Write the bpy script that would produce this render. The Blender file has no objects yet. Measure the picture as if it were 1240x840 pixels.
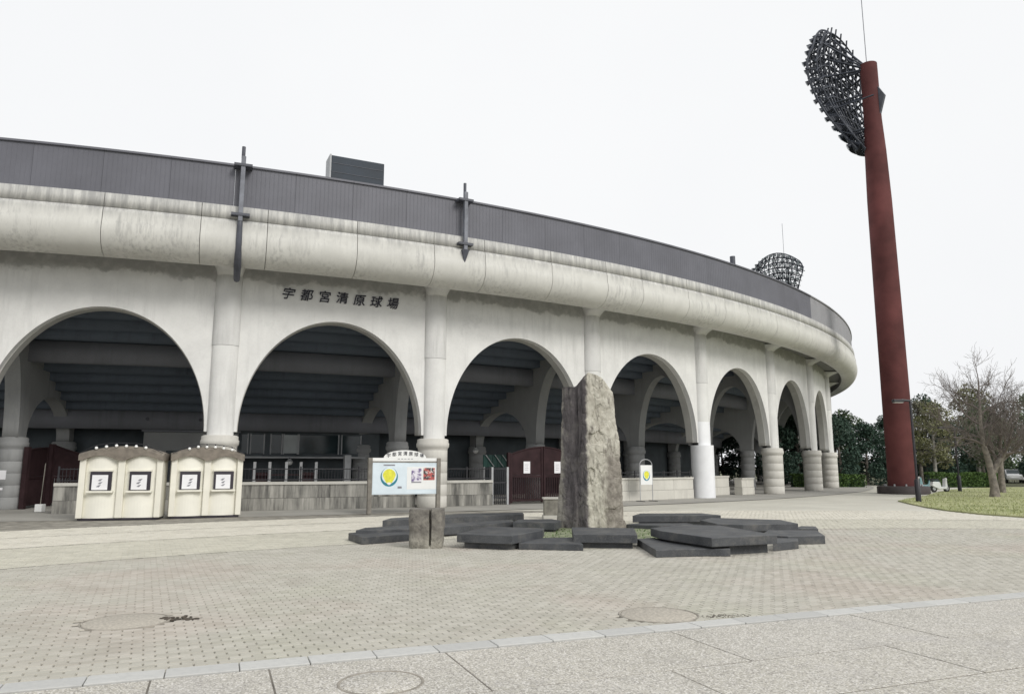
import bpy, math, random
from math import sin, cos, pi, sqrt, radians, hypot, atan2
from mathutils import Vector, Matrix, noise
random.seed(11)
S = bpy.context.scene
COL = S.collection

# ------------------------------------------------------------------ camera
cam = bpy.data.objects.new('camera', bpy.data.cameras.new('camera'))
COL.objects.link(cam)
cam.data.sensor_width = 36.0
cam.data.lens = 26.07
cam.data.clip_start = 0.1
cam.data.clip_end = 3000
cam.location = (0, 0, 1.75)
cam.rotation_euler = (radians(90 + 9.19), 0, 0)
S.camera = cam

# ------------------------------------------------------------------ world: bright overcast
SUN_AZ, SUN_EL = radians(42), radians(36)      # azimuth from -Y (behind the camera) towards +X
w = bpy.data.worlds.new('World'); S.world = w; w.use_nodes = True
nt = w.node_tree; nt.nodes.clear()
sky = nt.nodes.new('ShaderNodeTexSky'); sky.sky_type = 'NISHITA'; sky.sun_disc = False
sky.sun_elevation = SUN_EL; sky.sun_rotation = pi - SUN_AZ
sky.air_density = 1.5; sky.dust_density = 6.0
hsv = nt.nodes.new('ShaderNodeHueSaturation'); hsv.inputs['Saturation'].default_value = 0.25
tc = nt.nodes.new('ShaderNodeTexCoord')
nz = nt.nodes.new('ShaderNodeTexNoise'); nz.inputs['Scale'].default_value = 1.6; nz.inputs['Detail'].default_value = 5
rp = nt.nodes.new('ShaderNodeValToRGB')
rp.color_ramp.elements[0].position = 0.3; rp.color_ramp.elements[0].color = (7.35, 7.45, 7.6, 1)
rp.color_ramp.elements[1].position = 0.7; rp.color_ramp.elements[1].color = (7.75, 7.82, 7.9, 1)
mx = nt.nodes.new('ShaderNodeMix'); mx.data_type = 'RGBA'; mx.inputs[0].default_value = 0.97
bg = nt.nodes.new('ShaderNodeBackground'); bg.inputs['Strength'].default_value = 0.1
wo = nt.nodes.new('ShaderNodeOutputWorld')
L = nt.links.new
L(tc.outputs['Generated'], nz.inputs['Vector']); L(nz.outputs['Fac'], rp.inputs['Fac'])
L(sky.outputs[0], hsv.inputs['Color']); L(hsv.outputs[0], mx.inputs[6]); L(rp.outputs[0], mx.inputs[7])
L(mx.outputs[2], bg.inputs['Color']); L(bg.outputs[0], wo.inputs['Surface'])

sl = bpy.data.lights.new('sun', 'SUN'); sl.energy = 1.5; sl.angle = radians(22); sl.color = (1, 0.965, 0.91)
so = bpy.data.objects.new('sun', sl); COL.objects.link(so); so.location = (20, -20, 40)
dv = Vector((sin(SUN_AZ) * cos(SUN_EL), -cos(SUN_AZ) * cos(SUN_EL), sin(SUN_EL)))
so.rotation_euler = dv.to_track_quat('Z', 'Y').to_euler()

S.view_settings.view_transform = 'Standard'; S.view_settings.look = 'None'
S.view_settings.exposure = 0.32; S.view_settings.gamma = 1.0; S.view_settings.use_curve_mapping = False
S.render.engine = 'CYCLES'

# ------------------------------------------------------------------ materials
def new_mat(name):
    m = bpy.data.materials.new(name); m.use_nodes = True
    t = m.node_tree; t.nodes.clear()
    o = t.nodes.new('ShaderNodeOutputMaterial'); b = t.nodes.new('ShaderNodeBsdfPrincipled')
    t.links.new(b.outputs[0], o.inputs['Surface'])
    return m, t, b

class NB:
    """tiny node builder"""
    def __init__(s, t): s.t = t
    def n(s, kind, **kw):
        x = s.t.nodes.new(kind)
        for k, v in kw.items(): setattr(x, k, v)
        return x
    def link(s, a, b): s.t.links.new(a, b)
    def coords(s, mode='Object', jitter=True, scale=(1, 1, 1)):
        if mode == 'World':
            v = s.n('ShaderNodeNewGeometry').outputs['Position']
        else:
            v = s.n('ShaderNodeTexCoord').outputs[mode]
        if jitter:
            oi = s.n('ShaderNodeObjectInfo')
            m = s.n('ShaderNodeMath', operation='MULTIPLY'); m.inputs[1].default_value = 91.7
            s.link(oi.outputs['Random'], m.inputs[0])
            a = s.n('ShaderNodeVectorMath', operation='ADD'); s.link(v, a.inputs[0]); s.link(m.outputs[0], a.inputs[1]); v = a.outputs[0]
        if scale != (1, 1, 1):
            a = s.n('ShaderNodeVectorMath', operation='MULTIPLY'); s.link(v, a.inputs[0]); a.inputs[1].default_value = scale; v = a.outputs[0]
        return v
    def noise(s, v, scale, detail=4, rough=0.55):
        x = s.n('ShaderNodeTexNoise'); x.inputs['Scale'].default_value = scale; x.inputs['Detail'].default_value = detail
        x.inputs['Roughness'].default_value = rough; s.link(v, x.inputs['Vector']); return x.outputs['Fac']
    def ramp(s, f, p0, p1, c0=0.0, c1=1.0):
        x = s.n('ShaderNodeMapRange'); x.clamp = True
        x.inputs[1].default_value = p0; x.inputs[2].default_value = p1; x.inputs[3].default_value = c0; x.inputs[4].default_value = c1
        s.link(f, x.inputs[0]); return x.outputs[0]
    def math(s, op, a, b):
        x = s.n('ShaderNodeMath', operation=op)
        for i, q in enumerate((a, b)):
            if isinstance(q, (int, float)): x.inputs[i].default_value = q
            else: s.link(q, x.inputs[i])
        return x.outputs[0]
    def mix(s, f, a, b):
        x = s.n('ShaderNodeMix', data_type='RGBA')
        if isinstance(f, (int, float)): x.inputs[0].default_value = f
        else: s.link(f, x.inputs[0])
        for i, q in ((6, a), (7, b)):
            if isinstance(q, tuple): x.inputs[i].default_value = (*q[:3], 1)
            else: s.link(q, x.inputs[i])
        return x.outputs[2]
    def sep(s, v):
        x = s.n('ShaderNodeSeparateXYZ'); s.link(v, x.inputs[0]); return x.outputs
    def bump(s, h, strength, dist, b):
        x = s.n('ShaderNodeBump'); x.inputs['Strength'].default_value = strength; x.inputs['Distance'].default_value = dist
        s.link(h, x.inputs['Height']); s.link(x.outputs[0], b.inputs['Normal'])

def simple(name, c, rough=0.6, var=0.12, scale=3.0, metal=0.0, bump=0.0, spec=0.5, mode='Object'):
    m, t, b = new_mat(name); q = NB(t)
    v = q.coords(mode)
    f = q.noise(v, scale)
    lo = tuple(max(0, x * (1 - var * 1.6)) for x in c); hi = tuple(min(1, x * (1 + var)) for x in c)
    q.link(q.mix(q.ramp(f, 0.3, 0.7), lo, hi), b.inputs['Base Color'])
    b.inputs['Roughness'].default_value = rough; b.inputs['Metallic'].default_value = metal
    b.inputs['Specular IOR Level'].default_value = spec
    if bump: q.bump(q.noise(v, scale * 8, 5), bump, 0.02, b)
    return m

def concrete(name, c, streak=0.35, dirt=(0.16, 0.155, 0.15), ztop=None, speck=0.10, rough=0.85, panel=False, fine=3.2, cov=0.47):
    """pale concrete with blotches and vertical rain streaks; ztop = (low, high) heights between which streaks thicken; panel = upper band of stain plus painted shade"""
    m, t, b = new_mat(name); q = NB(t)
    v = q.coords('Object'); vr = q.coords('Object', jitter=False)
    f = q.noise(v, 0.9, 6, 0.6)
    g = q.noise(v, 14, 4, 0.7)
    lo = tuple(x * 0.86 for x in c)
    colr = q.mix(q.ramp(f, 0.32, 0.66), lo, c)
    colr = q.mix(q.math('MULTIPLY', q.ramp(g, 0.45, 0.75), speck), colr, tuple(x * 0.55 for x in c))
    sv = q.n('ShaderNodeVectorMath', operation='MULTIPLY'); q.link(v, sv.inputs[0]); sv.inputs[1].default_value = (1, 1, 0.09)
    s1 = q.ramp(q.noise(sv.outputs[0], fine, 5, 0.72), cov, cov + 0.27)
    s2 = q.ramp(q.noise(v, 0.45, 3), cov - .09, cov + .15)
    st = q.math('MULTIPLY', s1, s2)
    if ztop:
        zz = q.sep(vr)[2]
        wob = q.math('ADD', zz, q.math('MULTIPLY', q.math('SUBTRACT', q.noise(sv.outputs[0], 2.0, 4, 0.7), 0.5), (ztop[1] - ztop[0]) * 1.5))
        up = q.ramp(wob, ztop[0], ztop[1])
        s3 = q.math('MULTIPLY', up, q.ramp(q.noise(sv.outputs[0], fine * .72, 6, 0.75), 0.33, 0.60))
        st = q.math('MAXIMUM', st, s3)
    if panel:
        bl = q.math('MULTIPLY', q.ramp(q.noise(v, 0.55, 4, 0.6), 0.56, 0.68), q.ramp(q.noise(v, 6, 5, 0.7), 0.4, 0.6))
        st = q.math('MAXIMUM', st, q.math('MULTIPLY', bl, 0.5))
        stain_shade_z = q.math('ADD', zz, q.math('MULTIPLY', q.math('SUBTRACT', q.noise(v, 0.8, 6, 0.65), 0.5), 1.3))
        st = q.math('MAXIMUM', q.math('MULTIPLY', st, 0.42), q.math('MULTIPLY', q.ramp(stain_shade_z, 9.32, 9.5), q.ramp(q.noise(v, 3.0, 4), 0.25, 0.55, 0.55, 0.95)))  # ragged stain band that also paints the cornice's shade onto the wall top
    colr = q.mix(q.math('MULTIPLY', st, streak), colr, dirt)
    q.link(colr, b.inputs['Base Color']); b.inputs['Roughness'].default_value = rough
    b.inputs['Specular IOR Level'].default_value = 0.25
    q.bump(q.math('ADD', q.noise(v, 30, 5, 0.7), q.math('MULTIPLY', f, 2.0)), 0.25, 0.01, b)
    return m

M = {}
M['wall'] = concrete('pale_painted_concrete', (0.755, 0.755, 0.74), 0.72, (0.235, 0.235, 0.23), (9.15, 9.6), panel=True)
M['cornice'] = concrete('weathered_cornice_concrete', (0.645, 0.64, 0.605), 0.70, (0.23, 0.23, 0.23), (10.75, 11.2), fine=6.5)
M['cornice_core'] = simple('joint_filler', (0.10, 0.095, 0.09), 0.9)
M['shaft'] = concrete('pilaster_concrete', (0.74, 0.74, 0.725), 0.35, (0.30, 0.295, 0.285), (9.3, 9.9))
M['shaft_old'] = concrete('grey_pilaster_concrete', (0.67, 0.67, 0.66), 0.5, (0.26, 0.26, 0.25), (8.9, 9.6))
M['drum'] = concrete('drum_concrete', (0.62, 0.605, 0.56), 0.35, (0.30, 0.29, 0.27))
M['rib'] = concrete('arch_reveal_concrete', (0.47, 0.465, 0.44), 0.5, (0.2, 0.2, 0.19))  # darker than the wall: shade inside the arch put into the colour
M['soffit'] = concrete('grey_soffit_concrete', (0.24, 0.24, 0.235), 0.4, (0.12, 0.12, 0.12))  # grey concrete, darkened to put the overhang's shade into its colour
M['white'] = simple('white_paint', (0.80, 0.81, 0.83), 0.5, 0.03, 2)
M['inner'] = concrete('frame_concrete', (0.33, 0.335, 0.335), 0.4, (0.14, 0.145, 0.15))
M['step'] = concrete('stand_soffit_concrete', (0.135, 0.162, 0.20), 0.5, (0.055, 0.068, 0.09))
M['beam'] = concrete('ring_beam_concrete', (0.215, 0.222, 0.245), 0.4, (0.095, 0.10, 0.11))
M['lowwall'] = concrete('low_wall_stained', (0.40, 0.39, 0.355), 0.88, (0.06, 0.06, 0.057), cov=0.36)
M['lowwall2'] = concrete('low_wall_clean', (0.62, 0.605, 0.55), 0.35, (0.25, 0.24, 0.22))
M['coping'] = concrete('coping_concrete', (0.52, 0.51, 0.47), 0.3, (0.2, 0.2, 0.19))
M['parapet'] = simple('brown_grey_sheet_metal', (0.122, 0.124, 0.146), 0.55, 0.08, 0.8)
M['parapet2'] = simple('faded_sheet_metal', (0.27, 0.27, 0.285), 0.5, 0.05, 0.8)
M['darksteel'] = simple('dark_steel', (0.07, 0.075, 0.095), 0.5, 0.2, 3)
M['greysteel'] = simple('grey_steel', (0.17, 0.18, 0.21), 0.5, 0.2, 3)
M['board'] = simple('blue_black_panel', (0.014, 0.026, 0.042), 0.6, 0.15, 1)
M['ink'] = simple('black_lettering', (0.012, 0.012, 0.025), 0.5, 0.1, 3)
M['glass'] = simple('dark_window_glass', (0.02, 0.035, 0.04), 0.12, 0.3, 1)
M['pale_glass'] = simple('frosted_window', (0.35, 0.38, 0.38), 0.3, 0.1, 2)
M['room'] = simple('inner_room_paint', (0.075, 0.09, 0.10), 0.7, 0.2, 1)
M['greyframe'] = simple('light_grey_metal', (0.38, 0.39, 0.40), 0.5, 0.1, 2)
M['gate'] = simple('purple_brown_gate_paint', (0.035, 0.019, 0.021), 0.7, 0.2, 2, spec=0.15)
M['tower'] = simple('rust_red_tower_paint', (0.118, 0.040, 0.039), 0.75, 0.24, 0.5, spec=0.2)
M['pedestal'] = simple('dark_brown_base', (0.055, 0.045, 0.045), 0.7, 0.2, 2, bump=0.3)
M['lampsteel'] = simple('floodlight_frame', (0.035, 0.042, 0.06), 0.5, 0.2, 3)
M['lampface'] = simple('floodlight_lens', (0.30, 0.33, 0.36), 0.25, 0.1, 3)
M['cream'] = simple('cream_booth_paint', (0.80, 0.785, 0.70), 0.6, 0.04, 1.5)
M['creamtrim'] = simple('beige_booth_pier', (0.74, 0.72, 0.63), 0.6, 0.05, 1.5)
M['bframe'] = simple('dark_window_frame', (0.03, 0.025, 0.035), 0.4, 0.1, 3)
M['paper'] = simple('white_paper', (0.78, 0.78, 0.80), 0.7, 0.03, 3)
M['bulb'] = simple('white_bulb', (0.85, 0.85, 0.83), 0.3, 0.02, 3)
M['woodpost'] = simple('grey_brown_post', (0.20, 0.185, 0.16), 0.7, 0.2, 4)
M['bluepanel'] = simple('pale_blue_panel', (0.66, 0.75, 0.81), 0.5, 0.06, 1.5)
M['signwhite'] = simple('sign_white', (0.78, 0.79, 0.78), 0.5, 0.03, 2)
M['teal'] = simple('teal_print', (0.02, 0.20, 0.27), 0.5, 0.1, 3)
M['yellow'] = simple('yellow_print', (0.72, 0.70, 0.06), 0.5, 0.1, 8)
M['greyprint'] = simple('grey_print', (0.24, 0.24, 0.27), 0.6, 0.2, 9)
M['green'] = simple('green_sheet', (0.015, 0.06, 0.05), 0.4, 0.2, 2)
M['lampblack'] = simple('black_lamp_post', (0.018, 0.017, 0.022), 0.45, 0.2, 3)
M['iron'] = simple('black_iron', (0.025, 0.025, 0.03), 0.5, 0.2, 3)
M['bark'] = simple('grey_bark', (0.22, 0.195, 0.17), 0.9, 0.3, 5, bump=0.6)
M['twig'] = simple('brown_twigs', (0.165, 0.14, 0.13), 0.9, 0.25, 3)
M['palebark'] = simple('pale_bark', (0.30, 0.29, 0.26), 0.9, 0.25, 4, bump=0.4)
M['tyre'] = simple('tyre_rubber', (0.02, 0.02, 0.02), 0.8, 0.1)
M['carwhite'] = simple('car_white', (0.75, 0.76, 0.77), 0.25, 0.02)
M['cargrey'] = simple('car_grey', (0.28, 0.29, 0.3), 0.25, 0.03)
M['teal_paint'] = simple('scooter_teal', (0.25, 0.42, 0.45), 0.35, 0.05)
M['iron_cover'] = simple('cast_iron_cover', (0.30, 0.275, 0.235), 0.75, 0.2, 6, bump=0.4)
M['cover_stone'] = simple('cover_infill', (0.455, 0.42, 0.36), 0.9, 0.2, 30, bump=0.4)
M['dirt'] = simple('dark_soil', (0.085, 0.07, 0.055), 0.95, 0.4, 12, bump=0.6)
M['joint'] = simple('paver_joint_sand', (0.265, 0.25, 0.215), 0.95, 0.25, 3, mode='World')
M['slabjoint'] = simple('slab_joint_filler', (0.18, 0.165, 0.14), 0.95, 0.25, 3, mode='World')
M['moss'] = simple('moss', (0.22, 0.245, 0.15), 0.95, 0.35, 6, bump=0.5)
M['pink'] = simple('pink_flower', (0.45, 0.12, 0.16), 0.8, 0.2)
M['plaque'] = simple('brown_plaque_stone', (0.22, 0.21, 0.18), 0.7, 0.25, 5, bump=0.3)

def leaf_mat(name, a, b_, trans=0.0):
    m, t, b = new_mat(name); q = NB(t)
    geo = q.n('ShaderNodeNewGeometry')
    big = q.noise(q.coords('World', jitter=False), 0.7, 3)
    f = q.math('ADD', q.math('MULTIPLY', geo.outputs['Random Per Island'], 0.6), q.math('MULTIPLY', q.ramp(big, 0.3, 0.7), 0.4))
    q.link(q.mix(f, a, b_), b.inputs['Base Color']); b.inputs['Roughness'].default_value = 0.6
    b.inputs['Specular IOR Level'].default_value = 0.25
    return m
M['leafdark'] = leaf_mat('dark_evergreen_leaves', (0.02, 0.043, 0.034), (0.075, 0.125, 0.09))
M['leafmid'] = leaf_mat('mid_green_leaves', (0.045, 0.07, 0.04), (0.14, 0.19, 0.10))
M['leafolive'] = leaf_mat('olive_spring_leaves', (0.10, 0.105, 0.05), (0.25, 0.255, 0.13))
M['leafbrown'] = leaf_mat('brownish_leaves', (0.085, 0.085, 0.06), (0.21, 0.20, 0.15))
M['hedge'] = leaf_mat('hedge_leaves', (0.03, 0.055, 0.02), (0.11, 0.19, 0.045))
M['grass'] = leaf_mat('grass_blades', (0.22, 0.26, 0.10), (0.42, 0.43, 0.22))

# paving bricks: beige, per-brick tone, paler outer rings, pinkish patches
m, t, b = new_mat('beige_paving_brick'); q = NB(t); M['brick'] = m
geo = q.n('ShaderNodeNewGeometry'); oi = q.n('ShaderNodeObjectInfo'); pos = geo.outputs['Position']
rnd = q.math('FRACT', q.math('ADD', geo.outputs['Random Per Island'], q.math('MULTIPLY', oi.outputs['Random'], 7.3)), 0)
xyz = q.sep(pos)
dx = q.math('SUBTRACT', xyz[0], 11.5); dy = q.math('SUBTRACT', xyz[1], -6.4)
rad = q.math('SQRT', q.math('ADD', q.math('MULTIPLY', dx, dx), q.math('MULTIPLY', dy, dy)), 0)
c0 = q.mix(rnd, (0.40, 0.385, 0.335), (0.485, 0.467, 0.415))
pk = q.ramp(q.noise(pos, 0.28, 3), 0.50, 0.62)
c0 = q.mix(q.math('MULTIPLY', pk, 0.42), c0, q.mix(rnd, (0.40, 0.335, 0.29), (0.49, 0.43, 0.385)))
gr = q.ramp(q.noise(q.coords('World', False, (1.7, 1, 1)), 0.33, 3), 0.52, 0.66)
c0 = q.mix(q.math('MULTIPLY', gr, 0.3), c0, q.mix(rnd, (0.37, 0.375, 0.29), (0.46, 0.46, 0.37)))
c0 = q.mix(q.ramp(rad, 28.35, 28.4), c0, q.mix(rnd, (0.47, 0.455, 0.385), (0.56, 0.54, 0.46)))
c0 = q.mix(q.ramp(rad, 32.1, 32.15), c0, q.mix(rnd, (0.56, 0.535, 0.46), (0.64, 0.615, 0.54)))
dk = q.math('MAXIMUM', q.math('MULTIPLY', q.ramp(q.noise(pos, 1.1, 6, 0.7), 0.52, 0.75), 0.35), q.math('MULTIPLY', q.ramp(q.noise(q.coords('World', False, (0.6, 1, 1)), 0.42, 7, 0.72), 0.54, 0.70), 0.34))
c0 = q.mix(dk, c0, (0.25, 0.235, 0.2))
c0 = q.mix(q.math('MULTIPLY', q.ramp(q.noise(pos, 90, 3), 0.5, 0.7), 0.25), c0, (0.28, 0.26, 0.22))
q.link(c0, b.inputs['Base Color']); b.inputs['Roughness'].default_value = 0.85; b.inputs['Specular IOR Level'].default_value = 0.25
q.bump(q.noise(pos, 120, 4), 0.3, 0.004, b)

m, t, b = new_mat('pale_far_paving'); q = NB(t); M['plaza'] = m
pos = q.coords('World', False)
c0 = q.mix(q.ramp(q.noise(pos, 0.4, 5), 0.3, 0.7), (0.48, 0.465, 0.405), (0.58, 0.565, 0.495))
c0 = q.mix(q.math('MULTIPLY', q.ramp(q.noise(pos, 8, 5, 0.7), 0.45, 0.7), 0.3), c0, (0.36, 0.345, 0.3))
q.link(c0, b.inputs['Base Color']); b.inputs['Roughness'].default_value = 0.9

m, t, b = new_mat('grey_apron_concrete'); q = NB(t); M['apron'] = m
pos = q.coords('World', False)
c0 = q.mix(q.ramp(q.noise(pos, 0.5, 5), 0.3, 0.7), (0.31, 0.30, 0.275), (0.40, 0.39, 0.355))
q.link(c0, b.inputs['Base Color']); b.inputs['Roughness'].default_value = 0.9

m, t, b = new_mat('exposed_aggregate_slab'); q = NB(t); M['slab'] = m
pos = q.coords('World', False); oi = q.n('ShaderNodeObjectInfo')
big = q.ramp(q.noise(pos, 0.9, 4), 0.3, 0.7)
c0 = q.mix(big, (0.41, 0.39, 0.335), (0.50, 0.475, 0.415))
c0 = q.mix(q.math('MULTIPLY', oi.outputs['Random'], 0.3), c0, (0.42, 0.41, 0.39))
vo = q.n('ShaderNodeTexVoronoi'); vo.inputs['Scale'].default_value = 75; q.link(pos, vo.inputs['Vector'])
sp = q.sep(vo.outputs['Color'])
c0 = q.mix(q.ramp(sp[0], 0.66, 0.70, 0, 0.7), c0, (0.22, 0.205, 0.19))
c0 = q.mix(q.ramp(sp[1], 0.74, 0.78, 0, 0.75), c0, (0.68, 0.66, 0.62))
c0 = q.mix(q.math('MULTIPLY', q.ramp(q.noise(pos, 0.6, 3), 0.55, 0.7), 0.35), c0, (0.37, 0.355, 0.355))
c0 = q.mix(q.math('MULTIPLY', q.ramp(q.noise(pos, 3.1, 6, 0.7), 0.54, 0.7), 0.35), c0, (0.30, 0.285, 0.255))
q.link(c0, b.inputs['Base Color']); b.inputs['Roughness'].default_value = 0.85
q.bump(q.math('ADD', vo.outputs['Distance'], q.noise(pos, 160, 3)), 0.35, 0.004, b)

m, t, b = new_mat('grey_green_kerb_stone'); q = NB(t); M['kerb'] = m
pos = q.coords('World', False); oi = q.n('ShaderNodeObjectInfo')
c0 = q.mix(oi.outputs['Random'], (0.44, 0.44, 0.425), (0.52, 0.52, 0.50))
c0 = q.mix(q.math('MULTIPLY', q.ramp(q.noise(pos, 14, 6, 0.7), 0.45, 0.7), 0.4), c0, (0.34, 0.345, 0.34))
q.link(c0, b.inputs['Base Color']); b.inputs['Roughness'].default_value = 0.8
q.bump(q.noise(pos, 60, 4), 0.3, 0.004, b)

m, t, b = new_mat('dark_granite'); q = NB(t); M['granite'] = m
pos = q.coords('Object', True)
c0 = q.mix(q.ramp(q.noise(pos, 2.0, 5), 0.3, 0.7), (0.030, 0.033, 0.038), (0.072, 0.076, 0.082))
c0 = q.mix(q.math('MULTIPLY', q.ramp(q.noise(pos, 60, 3), 0.52, 0.68), 0.4), c0, (0.17, 0.175, 0.18))
c0 = q.mix(q.math('MULTIPLY', q.ramp(q.noise(pos, 2.4, 7, 0.75), 0.5, 0.68), 0.55), c0, (0.16, 0.155, 0.14))
q.link(c0, b.inputs['Base Color']); b.inputs['Roughness'].default_value = 0.55
q.bump(q.noise(pos, 50, 5), 0.25, 0.006, b)

m, t, b = new_mat('weathered_monolith_stone'); q = NB(t); M['rock'] = m
pos = q.coords('Object', False); xyz = q.sep(pos)
n1 = q.noise(pos, 1.4, 6, 0.6); n2 = q.noise(pos, 5, 6, 0.65)
sv = q.n('ShaderNodeVectorMath', operation='MULTIPLY'); q.link(pos, sv.inputs[0]); sv.inputs[1].default_value = (1, 1, 0.25)
n3 = q.noise(sv.outputs[0], 6, 6, 0.7)
c0 = q.mix(q.ramp(n2, 0.30, 0.62), (0.33, 0.31, 0.26), (0.545, 0.525, 0.455))
c0 = q.mix(q.math('MULTIPLY', q.ramp(n3, 0.55, 0.66), 0.75), c0, (0.14, 0.125, 0.11))
c0 = q.mix(q.math('MULTIPLY', q.ramp(n1, 0.55, 0.7), 0.4), c0, (0.24, 0.22, 0.18))
# dark purple-grey tone on the split left face with its own ragged border, pale outer edge
lf = q.ramp(q.math('ADD', xyz[0], q.math('MULTIPLY', q.math('SUBTRACT', n2, 0.5), 0.22)), -0.10, -0.18)
c0 = q.mix(q.math('MULTIPLY', lf, q.ramp(n1, 0.3, 0.5, 0.72, 0.95)), c0, q.mix(q.ramp(n3, 0.35, 0.65), (0.125, 0.112, 0.118), (0.045, 0.041, 0.047)))
edge = q.ramp(q.math('ADD', xyz[0], q.math('MULTIPLY', q.math('SUBTRACT', n2, 0.5), 0.5)), -0.76, -0.86)
c0 = q.mix(q.math('MULTIPLY', edge, 0.8), c0, q.mix(q.ramp(n3, 0.4, 0.62), (0.36, 0.345, 0.30), (0.2, 0.185, 0.165)))
lr = q.math('MULTIPLY', q.ramp(q.math('ADD', xyz[0], q.math('MULTIPLY', n3, 0.7)), 0.62, 0.85), q.ramp(q.math('ADD', xyz[2], n1), 2.9, 2.5))
c0 = q.mix(q.math('MULTIPLY', lr, 0.72), c0, q.mix(q.ramp(n2, 0.4, 0.65), (0.13, 0.112, 0.10), (0.27, 0.24, 0.21)))
q.link(c0, b.inputs['Base Color']); b.inputs['Roughness'].default_value = 0.9; b.inputs['Specular IOR Level'].default_value = 0.2
q.bump(q.math('ADD', q.math('MULTIPLY', n3, 1.2), n2), 0.8, 0.05, b)

m, t, b = new_mat('split_stone'); q = NB(t); M['block'] = m
pos = q.coords('Object', False); xyz = q.sep(pos)
n2 = q.noise(pos, 7, 6, 0.7)
c0 = q.mix(q.ramp(n2, 0.35, 0.65), (0.105, 0.097, 0.088), (0.24, 0.225, 0.195))
c0 = q.mix(q.math('MULTIPLY', q.ramp(q.math('ADD', xyz[2], q.math('MULTIPLY', n2, 0.5)), 0.62, 0.42), 0.7), c0, q.mix(q.ramp(n2, 0.4, 0.6), (0.2, 0.19, 0.16), (0.42, 0.40, 0.34)))
q.link(c0, b.inputs['Base Color']); b.inputs['Roughness'].default_value = 0.9
q.bump(n2, 0.8, 0.04, b)

m, t, b = new_mat('spring_lawn'); q = NB(t); M['lawn'] = m
pos = q.coords('World', False)
c0 = q.mix(q.ramp(q.noise(pos, 0.35, 5), 0.35, 0.65), (0.26, 0.285, 0.125), (0.41, 0.415, 0.225))
c0 = q.mix(q.math('MULTIPLY', q.ramp(q.noise(pos, 5, 5, 0.7), 0.45, 0.7), 0.4), c0, (0.19, 0.22, 0.08))
q.link(c0, b.inputs['Base Color']); b.inputs['Roughness'].default_value = 0.95
q.bump(q.noise(pos, 25, 4), 0.5, 0.05, b)
M['earth'] = simple('far_ground', (0.13, 0.135, 0.075), 0.95, 0.3, 0.2, mode='World')
M['roofing'] = simple('brown_shingle', (0.20, 0.175, 0.145), 0.8, 0.18, 5, bump=0.15)

m, t, b = new_mat('photo_print_red'); q = NB(t); M['photo1'] = m
pos = q.coords('Object', False)
c0 = q.mix(q.ramp(q.noise(pos, 7, 2), 0.45, 0.55), (0.05, 0.05, 0.055), (0.45, 0.10, 0.09))
c0 = q.mix(q.ramp(q.noise(pos, 13, 3), 0.56, 0.62), c0, (0.6, 0.55, 0.52)); q.link(c0, b.inputs['Base Color'])
m, t, b = new_mat('photo_print_violet'); q = NB(t); M['photo2'] = m
pos = q.coords('Object', False)
c0 = q.mix(q.ramp(q.noise(pos, 6, 2), 0.42, 0.55), (0.16, 0.12, 0.26), (0.72, 0.70, 0.76)); q.link(c0, b.inputs['Base Color'])

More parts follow.
